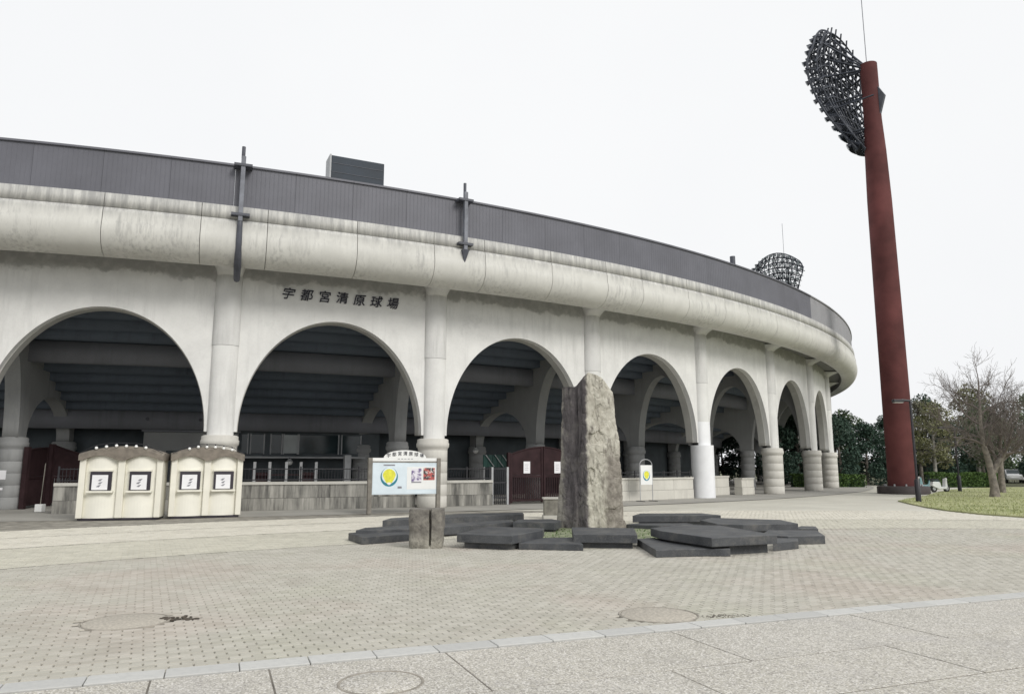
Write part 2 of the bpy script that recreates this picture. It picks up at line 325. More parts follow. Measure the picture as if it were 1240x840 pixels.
# ------------------------------------------------------------------ mesh helpers
class MB:
    def __init__(s): s.v = []; s.f = []; s.sm = []
    def add(s, vs, fs, smooth=False):
        k = len(s.v); s.v += [tuple(p) for p in vs]
        for f in fs: s.f.append(tuple(i + k for i in f)); s.sm.append(smooth)
        return s
    def box(s, x0, x1, y0, y1, z0, z1):
        return s.add([(x0, y0, z0), (x1, y0, z0), (x1, y1, z0), (x0, y1, z0), (x0, y0, z1), (x1, y0, z1), (x1, y1, z1), (x0, y1, z1)],
                     [(0, 3, 2, 1), (4, 5, 6, 7), (0, 1, 5, 4), (1, 2, 6, 5), (2, 3, 7, 6), (3, 0, 4, 7)])
    def prism(s, poly, z0, z1):
        n = len(poly)
        if sum(poly[i][0] * poly[(i + 1) % n][1] - poly[(i + 1) % n][0] * poly[i][1] for i in range(n)) < 0: poly = poly[::-1]
        vs = [(x, y, z0) for x, y in poly] + [(x, y, z1) for x, y in poly]
        fs = [tuple(range(n))[::-1], tuple(range(n, 2 * n))] + [(i, (i + 1) % n, n + (i + 1) % n, n + i) for i in range(n)]
        return s.add(vs, fs)
    def plate(s, poly, y0, y1):
        """outline in x,z extruded along y"""
        n = len(poly)
        vs = [(x, y0, z) for x, z in poly] + [(x, y1, z) for x, z in poly]
        fs = [tuple(range(n)), tuple(range(n, 2 * n))[::-1]] + [((i + 1) % n, i, n + i, n + (i + 1) % n) for i in range(n)]
        return s.add(vs, fs)
    def tube(s, pts, rad, n=8, cap=True):
        pts = [Vector(p) for p in pts]
        if isinstance(rad, (int, float)): rad = [rad] * len(pts)
        rings = []; up = None
        for i, p in enumerate(pts):
            d = (pts[min(i + 1, len(pts) - 1)] - pts[max(i - 1, 0)]).normalized()
            if up is None:
                up = d.orthogonal().normalized()
            up = (up - d * up.dot(d)).normalized(); sd = d.cross(up)
            rings.append([p + (up * cos(2 * pi * j / n) + sd * sin(2 * pi * j / n)) * rad[i] for j in range(n)])
        vs = [q for r in rings for q in r]
        fs = [(i * n + j, i * n + (j + 1) % n, (i + 1) * n + (j + 1) % n, (i + 1) * n + j) for i in range(len(pts) - 1) for j in range(n)]
        s.add(vs, fs, True)
        if cap:
            s.add(rings[0], [tuple(range(n))[::-1]]); s.add(rings[-1], [tuple(range(n))])
        return s
    def lathe(s, prof, n=24, c=(0, 0, 0), cap=True):
        vs = [(c[0] + r * cos(2 * pi * j / n), c[1] + r * sin(2 * pi * j / n), c[2] + z) for r, z in prof for j in range(n)]
        fs = [(i * n + j, i * n + (j + 1) % n, (i + 1) * n + (j + 1) % n, (i + 1) * n + j) for i in range(len(prof) - 1) for j in range(n)]
        s.add(vs, fs, True)
        if cap:
            s.add(vs[:n], [tuple(range(n))[::-1]]); s.add(vs[-n:], [tuple(range(n))])
        return s
    def ball(s, c, r, n=10, m=7, sz=1.0):
        vs = []; fs = []
        for i in range(m + 1):
            a = -pi / 2 + pi * i / m
            for j in range(n): vs.append((c[0] + r * cos(a) * cos(2 * pi * j / n), c[1] + r * cos(a) * sin(2 * pi * j / n), c[2] + r * sz * sin(a)))
        for i in range(m):
            for j in range(n): fs.append((i * n + j, i * n + (j + 1) % n, (i + 1) * n + (j + 1) % n, (i + 1) * n + j))
        return s.add(vs, fs, True)
    def grid(s, rows, smooth=True):
        """rows: list of equal-length point lists"""
        w = len(rows[0]); vs = [p for r in rows for p in r]
        fs = [(i * w + j, i * w + j + 1, (i + 1) * w + j + 1, (i + 1) * w + j) for i in range(len(rows) - 1) for j in range(w - 1)]
        return s.add(vs, fs, smooth)
    def mesh(s, name, mat):
        me = bpy.data.meshes.new(name); me.from_pydata(s.v, [], s.f); me.materials.append(mat)
        me.polygons.foreach_set('use_smooth', s.sm); me.update(); return me
    def build(s, name, mat, parent=None, loc=None, rz=0.0, bevel=0.0):
        return link(name, s.mesh(name, mat), parent, loc, rz, bevel)

def link(name, me, parent=None, loc=None, rz=0.0, bevel=0.0):
    o = bpy.data.objects.new(name, me); COL.objects.link(o)
    if parent: o.parent = parent
    if loc: o.location = loc
    o.rotation_euler.z = rz
    if bevel:
        bv = o.modifiers.new('bevel', 'BEVEL'); bv.width = bevel; bv.segments = 2; bv.limit_method = 'ANGLE'; bv.angle_limit = radians(40)
    return o

def tag(o, label, cat, group=None):
    o['label'] = label; o['category'] = cat
    if group: o['group'] = group
    return o
def thing(name, label, cat, loc=(0, 0, 0), rz=0.0, group=None):
    o = bpy.data.objects.new(name, None); COL.objects.link(o); o.empty_display_size = 0.3
    o.location = loc; o.rotation_euler.z = rz
    return tag(o, label, cat, group)
def struct(o): o['kind'] = 'structure'; return o
def stuff(o): o['kind'] = 'stuff'; return o

# ------------------------------------------------------------------ ground
struct(MB().add([(-900, -300, -0.08), (900, -300, -0.08), (900, 1500, -0.08), (-900, 1500, -0.08)], [(0, 1, 2, 3)]).build('ground', M['earth']))
plaza = struct(MB().add([(-90, -25, -0.03), (64, -25, -0.03), (64, 66.5, -0.03), (36, 66.5, -0.03), (36, 100, -0.03), (-90, 100, -0.03)], [(0, 1, 2, 3, 4, 5)]).build('plaza', M['plaza']))

CX, CY, R, T0, DT = -37.172, 97.919, 72.673, 0.2350, 0.12333
def cyl(k, o, z=0.0):                                    # stadium coordinates -> world
    t = T0 + DT * k
    return (CX + (R + o) * sin(t), CY - (R + o) * cos(t), z)
def lcl(t, o, z):                                        # local to the stadium centre, angle t
    return ((R + o) * sin(t), -(R + o) * cos(t), z)

# grey apron round the foot of the stadium
rows = [[cyl(-2 + 14 * i / 120, o, -0.006) for i in range(121)] for o in (-13, 3.2)]
struct(MB().grid(rows, False).build('apron_pavement', M['apron']))

KA = radians(21.54); E1 = Vector((cos(KA), sin(KA))); E2 = Vector((-sin(KA), cos(KA)))
def kab(a, b): p = E1 * a + E2 * b; return (p.x, p.y)
# sand bed visible in the joints of the bricks and slabs
bed = [(-40, -20), (60, -20), (60, 12), (31, 17), (24, 20.5), (17.5, 25), (17.5, 31), (0, 31), (-14, 28), (-26, 22), (-40, 10)]
struct(MB().add([(x, y, -0.014) for x, y in bed], [tuple(range(len(bed)))]).build('joint_bed', M['joint']))

# ---- kerb stones
kerb = struct(MB().add([(*kab(-8, 7.21), -0.02), (*kab(24, 7.21), -0.02), (*kab(24, 7.49), -0.02), (*kab(-8, 7.49), -0.02)], [(0, 1, 2, 3)]).build('kerb', M['joint']))
kme = MB().box(-0.296, 0.296, -0.135, 0.135, -0.05, 0.012).mesh('kerb_stone', M['kerb'])
a = -6.0
while a < 18:
    p = kab(a, 7.35 + random.uniform(-.004, .004))
    link('kerb_stone', kme, kerb, (p[0], p[1], random.uniform(-.002, .002)), KA + random.uniform(-.004, .004), 0.008)
    a += 0.6

# ---- foreground slabs of exposed aggregate
pav = struct(MB().add([(*kab(-8, -6), -0.004), (*kab(26, -6), -0.004), (*kab(26, 7.2), -0.004), (*kab(-8, 7.2), -0.004)], [(0, 1, 2, 3)]).build('pavement', M['slabjoint']))
def slab(a0, a1, b0, b1):
    g = 0.008
    cx_, cy_ = kab((a0 + a1) / 2, (b0 + b1) / 2); hw, hh = (a1 - a0) / 2 - g, (b1 - b0) / 2 - g
    MB().box(-hw, hw, -hh, hh, -0.05, 0.0).build('slab', M['slab'], pav, (cx_, cy_, random.uniform(-.002, .002)), KA, 0.004)
rowsb = [(5.86, 7.2, [-5.4, -2.9, -0.40, 0.54, 2.15, 4.68, 7.2, 9.72, 12.24, 14.76]), (4.8, 5.86, [-3.8, -1.3, 1.27, 3.8, 6.3, 8.8, 11.3, 13.8]),
         (3.74, 4.8, [-3.0, -.4, 2.15, 4.68, 7.2, 9.72, 12.2]), (2.68, 3.74, [-3.8, -1.3, 1.27, 3.8, 6.3, 8.8])]
for b0, b1, aa in rowsb:
    for i in range(len(aa) - 1): slab(aa[i], aa[i + 1], b0, b1)

# ---- paving bricks: running bond behind the kerb; the 300 that show largest are objects of their own
BA = radians(26.0); U1 = Vector((cos(BA), sin(BA))); U2 = Vector((-sin(BA), cos(BA)))
BL, BW = 0.205, 0.1025
def in_field(x, y):
    b = x * E2.x + y * E2.y
    if b < 7.44 or y > 31 or y < 4: return False
    if abs(x) > 0.74 * y + 5.5: return False
    if hypot(x - CX, y - CY) < R + 3.25: return False
    if x > 17.4 and y > 24.5: return False
    if x > 17.4 and y > 24.5 - .55 * (x - 17.4): return False
    if hypot(x - 11.5, y + 6.4) > 37.5: return False
    return True
bricks = []
for r in range(-60, 420):
    for c in range(-220, 260):
        p = U1 * ((c + 0.5 * (r % 2)) * BL) + U2 * (r * BW)
        if in_field(p.x, p.y): bricks.append((p.x, p.y))
def cover_hit(x, y):
    return hypot(x + 4.44, y - 8.92) < 0.47 or hypot(x - 1.76, y - 9.31) < 0.47
HOLES = [(-3.92, 9.02), (-4.02, 9.10), (-3.74, 9.06), (-3.86, 9.19)]
bricks = [p for p in bricks if not cover_hit(*p) and not any(hypot(p[0] - h[0], p[1] - h[1]) < 0.085 for h in HOLES)]
vis = [p for p in bricks if abs(p[0]) < 0.68 * p[1]]
vis.sort(key=lambda p: p[1])
first = set(vis[:300])
hl, hw, ch, dp = BL / 2 - 0.0035, BW / 2 - 0.0035, 0.007, 0.013
BV = [(-hl, -hw, -dp), (hl, -hw, -dp), (hl, hw, -dp), (-hl, hw, -dp), (-hl + ch, -hw + ch, 0), (hl - ch, -hw + ch, 0), (hl - ch, hw - ch, 0), (-hl + ch, hw - ch, 0)]
BF = [(4, 5, 6, 7), (0, 1, 5, 4), (1, 2, 6, 5), (2, 3, 7, 6), (3, 0, 4, 7)]
bme = MB().add(BV, BF + [(0, 3, 2, 1)]).mesh('brick', M['brick'])
vs = []; fs = []
cb, sb = cos(BA), sin(BA)
for p in bricks:
    dz = random.uniform(-.0022, .0022); tx = random.uniform(-.016, .016); ty = random.uniform(-.03, .03); da = random.uniform(-.018, .018)
    if p in first:
        o = link('brick', bme, plaza, (p[0], p[1], dz)); o.rotation_euler = (ty, tx, BA + da); continue
    k = len(vs); c_, s_ = cos(BA + da), sin(BA + da)
    for x, y, z in BV: vs.append((p[0] + x * c_ - y * s_, p[1] + x * s_ + y * c_, z + dz + tx * x + ty * y))
    fs += [tuple(i + k for i in f) for f in BF]
me = bpy.data.meshes.new('bricks'); me.from_pydata(vs, [], fs); me.materials.append(M['brick']); me.update()
stuff(link('bricks', me, plaza))

# ---- drain lines curving across the bricks, manhole covers, a sunken hole with soil
def ring_strip(name, r0, a0, a1, wd, z):
    n = 90; rows = [[(11.5 + rr * cos(a0 + (a1 - a0) * i / n), -6.4 + rr * sin(a0 + (a1 - a0) * i / n), z) for i in range(n + 1)] for rr in (r0, r0 + wd)]
    struct(MB().grid(rows, False).build(name, M['joint']))
ring_strip('drain_line', 28.35, radians(72), radians(158), 0.035, 0.005)
ring_strip('drain_line', 32.08, radians(70), radians(150), 0.04, 0.0055)
ring_strip('drain_line', 34.9, radians(95), radians(148), 0.04, 0.006)
def manhole(x, y, r, infill, label):
    t_ = thing('manhole_cover', label, 'manhole cover', (x, y, 0), 0)
    MB().lathe([(r, -0.03), (r, 0.004), (r - .006, 0.006), (r - 0.02, 0.006), (r - .025, 0.0), (r - .025, -0.03)], 48, cap=False).build('frame', M['iron_cover'], t_)
    MB().lathe([(r - 0.033, -0.03), (r - 0.033, 0.001), (r - 0.039, 0.004), (0.001, 0.004)], 48, cap=False).build('lid', infill, t_)
manhole(-1.08, 6.47, 0.355, M['slab'], 'round manhole cover with speckled infill set in the concrete slabs')
manhole(-4.44, 8.92, 0.48, M['cover_stone'], 'round manhole cover in the brick paving next to a dark hole')
manhole(1.76, 9.31, 0.48, M['cover_stone'], 'round manhole cover in the brick paving by a small soil stain')
hole = MB()
for i in range(40):
    h = random.choice(HOLES); x, y = h[0] + random.gauss(0, .06), h[1] + random.gauss(0, .03)
    s_ = random.uniform(.015, .045); hole.ball((x, y, -0.006 + s_ * .15), s_, 6, 4, 0.4)
tag(stuff(hole.build('soil_clods', M['dirt'])), 'dark soil filling a hole of missing bricks by the manhole', 'soil')
hole = MB()
for i in range(150):
    x = 2.5 + random.gauss(0, .17); y = 9.23 + (x - 2.5) * .12 + random.gauss(0, .045)
    s_ = random.uniform(.005, .013); hole.ball((x, y, s_ * .1), s_, 6, 4, 0.25)
tag(stuff(hole.build('soil_clods', M['dirt'])), 'thin streak of brown soil lying on the bricks near the kerb', 'soil')

# ------------------------------------------------------------------ stadium
stad = thing('stadium', 'round concrete baseball stadium with tall arches, rolled cornice and dark parapet', 'stadium', (CX, CY, 0))
K0, K1 = -2, 11
ZS, HA, RISE, ZW = 3.15, 0.432, 4.80, 10.04      # spring height, half width (in bays), rise, wall top
def bay_wall(o0, o1, h, zs, rise, zt):
    """curved wall of one bay with the arch cut out of it, from offset o0 (outside) to o1"""
    us = [-0.5, -(h + .5) / 2] + [h * sin(-pi / 2 + pi * i / 72) for i in range(73)] + [(h + .5) / 2, 0.5]
    def zb(u): return zs + rise * sqrt(max(0, 1 - (u / h) ** 2)) if abs(u) < h else zs
    mb = MB()
    out = [[lcl(u * DT, o0, zt) for u in us], [lcl(u * DT, o0, zb(u)) for u in us]]
    inn = [[lcl(u * DT, o1, zb(u)) for u in us], [lcl(u * DT, o1, zt) for u in us]]
    mb.grid(out[::-1], False); mb.grid(inn[::-1], False)
    mb.grid([inn[0], out[1]], True)
    return mb
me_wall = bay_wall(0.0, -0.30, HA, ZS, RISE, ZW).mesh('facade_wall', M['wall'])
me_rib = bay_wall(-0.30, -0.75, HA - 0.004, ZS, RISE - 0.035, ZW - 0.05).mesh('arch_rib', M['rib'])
# rolled cornice: three cast segments to a bay
prof = [(1.10, 10.04), (1.12, 9.9), (1.22, 9.66)]
for i in range(15):
    a_ = radians(-115 + 135 * i / 14); prof.append((1.72 + 0.88 * cos(a_), 10.42 + 0.90 * sin(a_)))
prof += [(2.545, 11.02), (2.49, 11.19), (2.37, 11.195), (2.37, 11.235), (2.47, 11.24), (2.44, 11.76), (2.0, 11.78)]
def sweep(prof_, t0, t1, n, ends=True):
    mb = MB(); rows = [[lcl(t0 + (t1 - t0) * j / n, o, z) for o, z in prof_] for j in range(n + 1)]
    mb.grid([r[::-1] for r in rows], True)
    if ends:
        mb.add(rows[0], [tuple(range(len(prof_)))[::-1]]); mb.add(rows[-1], [tuple(range(len(prof_)))])
    return mb
g = 0.00016
cuts = [-0.36, 0.02, 0.38, 0.64]
me_seg = [sweep(prof, cuts[i] * DT + g, cuts[i + 1] * DT - g, 14).mesh('cornice_segment', M['cornice']) for i in range(3)]
core = [(o - 0.05 if o > 0.1 else 0.02, z + (0.05 if z < 10.4 else -0.0)) for o, z in prof[:-1]] + [(1.9, 11.70)]
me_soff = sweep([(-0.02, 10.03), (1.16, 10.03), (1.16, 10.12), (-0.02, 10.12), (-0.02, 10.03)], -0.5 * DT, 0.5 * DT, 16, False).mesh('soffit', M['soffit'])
me_core = sweep(core, -0.5 * DT, 0.5 * DT, 24, False).mesh('cornice_core', M['cornice_core'])
# parapet sheet with standing ribs, one strip to each panel
def parapet(t0, t1, ribs):
    mb = MB(); row0 = []; row1 = []
    for j in range(ribs):
        for fr, oo in ((0, 2.27), (0.80, 2.27), (0.85, 2.277), (0.95, 2.277)):
            t = t0 + (t1 - t0) * (j + fr) / ribs
            row0.append(lcl(t, oo, 11.72)); row1.append(lcl(t, oo, 13.44))
    row0.append(lcl(t1, 2.27, 11.72)); row1.append(lcl(t1, 2.27, 13.44))
    mb.grid([row0, row1], False)
    n = 12
    cap = [(2.2, 13.44), (2.34, 13.44), (2.34, 13.52), (2.18, 13.52), (2.18, 11.72)]
    rows = [[lcl(t0 + (t1 - t0) * j / n, o, z) for o, z in cap] for j in range(n + 1)]
    mb.grid([r[::-1] for r in rows], False)
    return mb
NP = 4
me_par = [parapet((-0.5 + i / NP) * DT + .00005, (-0.5 + (i + 1) / NP) * DT - .00005, 14).mesh('parapet_panel', M['parapet']) for i in range(NP)]
me_par2 = []
for x in me_par:
    y_ = x.copy(); y_.materials[0] = M['parapet2']; me_par2.append(y_)
# underside of the stand: stepped slabs
NST = 14
def zline(o): return 9.5 + 0.45 * o
me_step = []
for i in range(NST):
    o1 = -0.75 - i * 0.84; o0 = o1 - 0.84
    zb = zline(o1) - 0.38; zt = zb + 0.62
    pr = [(o0 - 0.16, zb), (o1, zb), (o1, zt), (o0 - 0.16, zt)]
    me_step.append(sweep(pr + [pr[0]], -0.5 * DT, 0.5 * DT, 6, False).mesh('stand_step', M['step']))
def ringbeam(o, z0, z1, wd): 
    pr = [(o - wd / 2, z0), (o + wd / 2, z0), (o + wd / 2, z1), (o - wd / 2, z1), (o - wd / 2, z0)]
    return sweep(pr, -0.5 * DT, 0.5 * DT, 8, False)
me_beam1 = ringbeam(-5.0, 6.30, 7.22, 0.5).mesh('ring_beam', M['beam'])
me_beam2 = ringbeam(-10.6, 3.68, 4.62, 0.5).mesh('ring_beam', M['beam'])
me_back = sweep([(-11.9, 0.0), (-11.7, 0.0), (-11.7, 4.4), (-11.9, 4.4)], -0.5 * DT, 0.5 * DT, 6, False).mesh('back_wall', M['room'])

# columns
def half_shaft(r, z0, z1, n=14, rch=None):
    mb = MB(); rows = []
    for z in (z0, z1): rows.append([(r * sin(-pi / 2 + pi * j / n), -(R + 0.0) - (rch or r) * cos(-pi / 2 + pi * j / n) * 0.62, z) for j in range(n + 1)])
    return mb.grid(rows, True).add([rows[1][j] for j in range(n + 1)], [tuple(range(n + 1))]).add([rows[0][j] for j in range(n + 1)], [tuple(range(n + 1))[::-1]])
me_sh_lo = half_shaft(0.50, 3.0, 6.62).mesh('shaft', M['shaft'])
me_sh_hi = half_shaft(0.52, 6.63, 10.0).mesh('shaft', M['shaft_old'])
def drum(r, h): return [(r - .012, 0), (r, .012), (r, h - .016), (r - .012, h - .004)]
DH = 0.5
me_drum = MB().lathe(drum(0.66, DH), 32).mesh('drum', M['drum'])
me_cap = MB().lathe([(.655, 0), (.665, .03), (.675, .08), (.73, .13), (.735, .30), (.70, .325), (.70, .46), (.62, .50)], 32).mesh('capital', M['drum'])
me_core_d = MB().lathe([(0.61, 0), (0.61, 2.9)], 24).mesh('column_core', M['cornice_core'])
mb = MB(); rows = []
for i in range(13):
    s_ = i / 12; z = 9.5 + 0.44 * s_; rch = 0.30 + 0.95 * s_ ** 1.5; hw_ = 0.50 + 0.12 * s_ ** 2.0
    rows.append([(hw_ * sin(-pi / 2 + pi * j / 16) , -R - rch * cos(-pi / 2 + pi * j / 16) ** 0.8 if 0 < j < 16 else -R, z) for j in range(17)])
me_brk = mb.grid(rows, True).mesh('bracket', M['shaft'])
# radial frames with two arches over inner columns
def radial_frame():
    mb = MB(); th = 0.30
    os_ = []
    for a_, b_ in ((-11.6, -10.95), (-10.95, -5.45), (-5.45, -4.55), (-4.55, -0.85), (-0.85, -0.6)):
        n = 28 if b_ - a_ > 2 else 1
        for i in range(n):
            os_.append((a_ + b_) / 2 - (b_ - a_) / 2 * cos(pi * i / n))
    os_.append(-0.6)
    def zb(o):
        if -10.95 < o < -5.45: return 3.0 + 2.0 * sqrt(max(0, 1 - ((o + 8.2) / 2.75) ** 2))
        if -4.55 < o < -0.85: return 3.0 + 4.3 * sqrt(max(0, 1 - ((o + 2.7) / 1.85) ** 2))
        return 3.0
    def zt(o): return max(zb(o) + .02, zline(o) + 0.0)
    for sx in (-1, 1):
        rws = [[(sx * th, -(R + o), zb(o)) for o in os_], [(sx * th, -(R + o), zt(o)) for o in os_]]
        mb.grid(rws if sx < 0 else rws[::-1], False)
    mb.grid([[(-th, -(R + o), zb(o)) for o in os_], [(th, -(R + o), zb(o)) for o in os_]], True)
    return mb
me_frame = radial_frame().mesh('radial_frame', M['inner'])
me_idrum = MB().lathe(drum(0.52, DH), 24).mesh('drum', M['inner'])
me_icap = MB().lathe([(.51, 0), (.52, .06), (.58, .12), (.585, .28), (.55, .31), (.55, .46), (.48, .52)], 24).mesh('capital', M['inner'])

def wdrum(me_):
    y_ = me_.copy(); y_.materials[0] = M['white']; return y_
white_drum, white_cap, white_sh = MB().lathe([(.66, 0), (.66, DH - .001)], 32).mesh('drum', M['white']), None, wdrum(half_shaft(0.53, 3.0, 4.35).mesh('shaft', M['white']))
for k in range(K0, K1 + 1):
    ph = T0 + DT * (k + 0.5)
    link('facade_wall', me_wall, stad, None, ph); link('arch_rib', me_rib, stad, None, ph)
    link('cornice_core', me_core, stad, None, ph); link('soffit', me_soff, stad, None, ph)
    for i in range(3): link('cornice_segment', me_seg[i], stad, None, ph)
    for i in range(NP):
        faded = k >= 6 or (k == 5 and i >= 1)
        link('parapet_panel', (me_par2 if faded else me_par)[i], stad, None, ph)
    for me_ in me_step: link('stand_step', me_, stad, None, ph)
    for me_ in (me_beam1, me_beam2): link('ring_beam', me_, stad, None, ph)
    link('back_wall', me_back, stad, None, ph)
    # column at the left end of the bay
    ph = T0 + DT * k
    c = bpy.data.objects.new('column', None); COL.objects.link(c); c.parent = stad; c.rotation_euler.z = ph
    wh = (k == 4)
    if wh: c['label'] = 'column painted white up to above its base'
    link('shaft', me_sh_lo, c); link('shaft', me_sh_hi, c); link('bracket', me_brk, c)
    link('column_core', me_core_d, c, (0, -(R - 0.12), 0))
    for i in range(5): link('drum', white_drum if wh else me_drum, c, (0, -(R - 0.12), i * DH), random.uniform(0, 6))
    if wh:
        link('drum', white_drum, c, (0, -(R - 0.12), 2.5)); link('painted_band', white_sh, c)
    else: link('capital', me_cap, c, (0, -(R - 0.12), 2.5))
    link('radial_frame', me_frame, stad, None, ph)
    for oo in (-5.0, -11.2):
        ic = bpy.data.objects.new('inner_column', None); COL.objects.link(ic); ic.parent = stad; ic.rotation_euler.z = ph
        for i in range(5): link('drum', me_idrum, ic, (0, -(R + oo), i * DH))
        link('capital', me_icap, ic, (0, -(R + oo), 2.5))

# stand deck above, so no daylight leaks from the field side
deck = [(-12.6, 4.2), (-0.6, 9.75), (2.0, 11.6), (2.0, 11.72), (-0.6, 9.95), (-12.6, 4.45)]
for k in range(K0, K1 + 1):
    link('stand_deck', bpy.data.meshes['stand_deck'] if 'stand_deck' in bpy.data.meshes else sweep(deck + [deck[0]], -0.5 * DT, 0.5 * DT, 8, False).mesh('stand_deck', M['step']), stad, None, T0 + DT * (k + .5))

# lettering over the second arch
def text_mesh(s_, size, depth, name, mat, offset=0.0):
    cu = bpy.data.curves.new(name, 'FONT'); cu.body = s_; cu.size = size; cu.extrude = depth; cu.align_x = 'CENTER'; cu.align_y = 'CENTER'; cu.offset = offset
    cu.resolution_u = 3
    o = bpy.data.objects.new(name, cu); COL.objects.link(o)
    dg = bpy.context.evaluated_depsgraph_get(); dg.update()
    me_ = bpy.data.meshes.new_from_object(o.evaluated_get(dg)); me_.name = name
    bpy.data.objects.remove(o); bpy.data.curves.remove(cu)
    me_.materials.clear(); me_.materials.append(mat); return me_
for i, chx in enumerate('宇都宮清原球場'):
    me_ = text_mesh(chx, 0.54, 0.03, 'letter', M['ink'], 0.003)
    for v_ in me_.vertices: v_.co.x += .16 * v_.co.y + .02 * sin(v_.co.y * 9 + i)
    k = 1.262 + i * 0.0845; p = lcl(T0 + DT * k, 0.035, 8.97 + random.uniform(-.02, .02))
    o = link('letter', me_, stad, p); o.rotation_euler = (pi / 2, random.uniform(-.06, .06), T0 + DT * k)

# steel masts fixed to the parapet
def mast(k, z0, z1, taper):
    c = bpy.data.objects.new('steel_mast', None); COL.objects.link(c); c.parent = stad; c.rotation_euler.z = T0 + DT * k
    y0 = -(R + 2.62)
    MB().box(-0.085, 0.085, y0 - .09, y0 + .09, 11.1, z1).build('post', M['greysteel'], c, bevel=0.02)
    MB().tube([(-.02, y0 + .05, z1 - .05), (-.02, y0 + .05, z1 + .42)], 0.07, 8).build('post_cap', M['darksteel'], c)
    for zz in (11.32, z1 - 0.42):
        MB().box(-0.34, 0.34, y0 - .12, y0 + .4, zz, zz + 0.10).build('clamp', M['darksteel'], c)
    if taper:
        MB().add([(-.16, y0 - .1, 11.1), (.16, y0 - .1, 11.1), (.16, y0 + .12, 11.1), (-.16, y0 + .12, 11.1), (0, y0 + .05, 10.5)], [(0, 1, 4), (1, 2, 4), (2, 3, 4), (3, 0, 4)]).build('foot', M['darksteel'], c)
    else:
        MB().tube([(0, y0 + .02, 11.1), (0, y0 - .03, 10.4), (0, y0 + .25, 9.75), (0, y0 + .55, 9.45), (0, y0 + 1.3, 9.1)], [.10, .11, .13, .14, .12], 8).build('foot', M['darksteel'], c)
mast(1.03, 11.1, 13.75, False); mast(2.03, 11.1, 13.75, True)
MB().tube([(0, 0, 0), (0, 0, .55)], 0.16, 8).build('vent_stub', M['darksteel'], stad, lcl(T0 + DT * 4.05, 2.2, 13.45))

# inner rooms: window band, doors, posts
def at(k, o, z=0): return lcl(T0 + DT * k, o, z)
def local_box(name, k, o, w_, d_, z0, z1, mat, parent=stad, bevel=0.0):
    return MB().box(-w_ / 2, w_ / 2, -d_ / 2, d_ / 2, z0, z1).build(name, mat, parent, at(k, o), T0 + DT * k, bevel)
local_box('office_wall', 1.55, -10.95, 8.6, 0.1, 2.25, 3.68, M['room'])
for i, (kk, ww, mm) in enumerate([(1.12, .7, 'glass'), (1.23, .7, 'glass'), (1.36, .6, 'glass'), (1.46, .75, 'pale_glass'), (1.66, 2.2, 'glass'), (1.90, 1.1, 'glass')]):
    wn = local_box('window', kk, -10.84, ww, 0.05, 2.5, 3.5, M[mm])
    for sx in (-1, 1): MB().box(sx * ww / 2 - .03, sx * ww / 2 + .03, -.06, .04, 2.45, 3.55).build('frame', M['greyframe'], wn)
local_box('window_rail', 1.5, -10.55, 7.6, 0.12, 2.22, 2.32, M['greyframe'])
for kk in (1.19, 1.275, 1.37, 1.455, 1.545): local_box('barrier_post', kk, -6.3, 0.13, 0.13, 0, 2.0, M['greyframe'])
local_box('gate_pier', 1.74, -6.5, 0.32, 0.32, 0, 2.35, M['greyframe'])
for zz in (1.35,): local_box('barrier_rail', 1.37, -6.3, 3.1, 0.06, zz, zz + .06, M['gate'])
for kk in (1.235, 1.5): local_box('barrier_panel', kk, -6.45, .62, .04, .75, 1.5, M['gate'])
sb_ = local_box('service_box', 0.80, -10.9, 4.6, 0.5, 0.0, 3.55, M['inner'])
for kk in (-1.2, 0.2): MB().box(kk, kk + 1.3, -0.28, -0.25, 0.0, 2.6).build('door', M['room'], sb_)
MB().box(-2.4, 2.4, -.4, .3, 3.56, 3.66).build('roof_slab', M['beam'], sb_)
for kk, oo in ((0.52, -10.33), (0.85, -10.33), (2.55, -10.33), (3.4, -10.33)): MB().tube([(0, 0.02, 0), (0, -.03, 0)], .09, 10).build('bolt', M['darksteel'], stad, at(kk, oo, 4.2), T0 + DT * kk)

# green stair screen behind the gate
gs = thing('stair_screen', 'dark green slatted stair screen with pale rails behind the brown gate', 'screen', cyl(2.78, -6.0), T0 + DT * 2.78)
for i in range(6): MB().box(-1.0 + i * .3, -.72 + i * .3, -.03, .03, 1.75, 2.42).build('slat', M['green'], gs)
for x0 in (-0.9, -.3, .2): MB().tube([(x0, -.09, 2.42), (x0 + .55, -.09, 1.78)], .025, 6).build('rail', M['greyframe'], gs)
for x0 in (-.95, .7): MB().box(x0 - .04, x0 + .04, -.04, .04, 0, 1.76).build('post', M['greyframe'], gs)

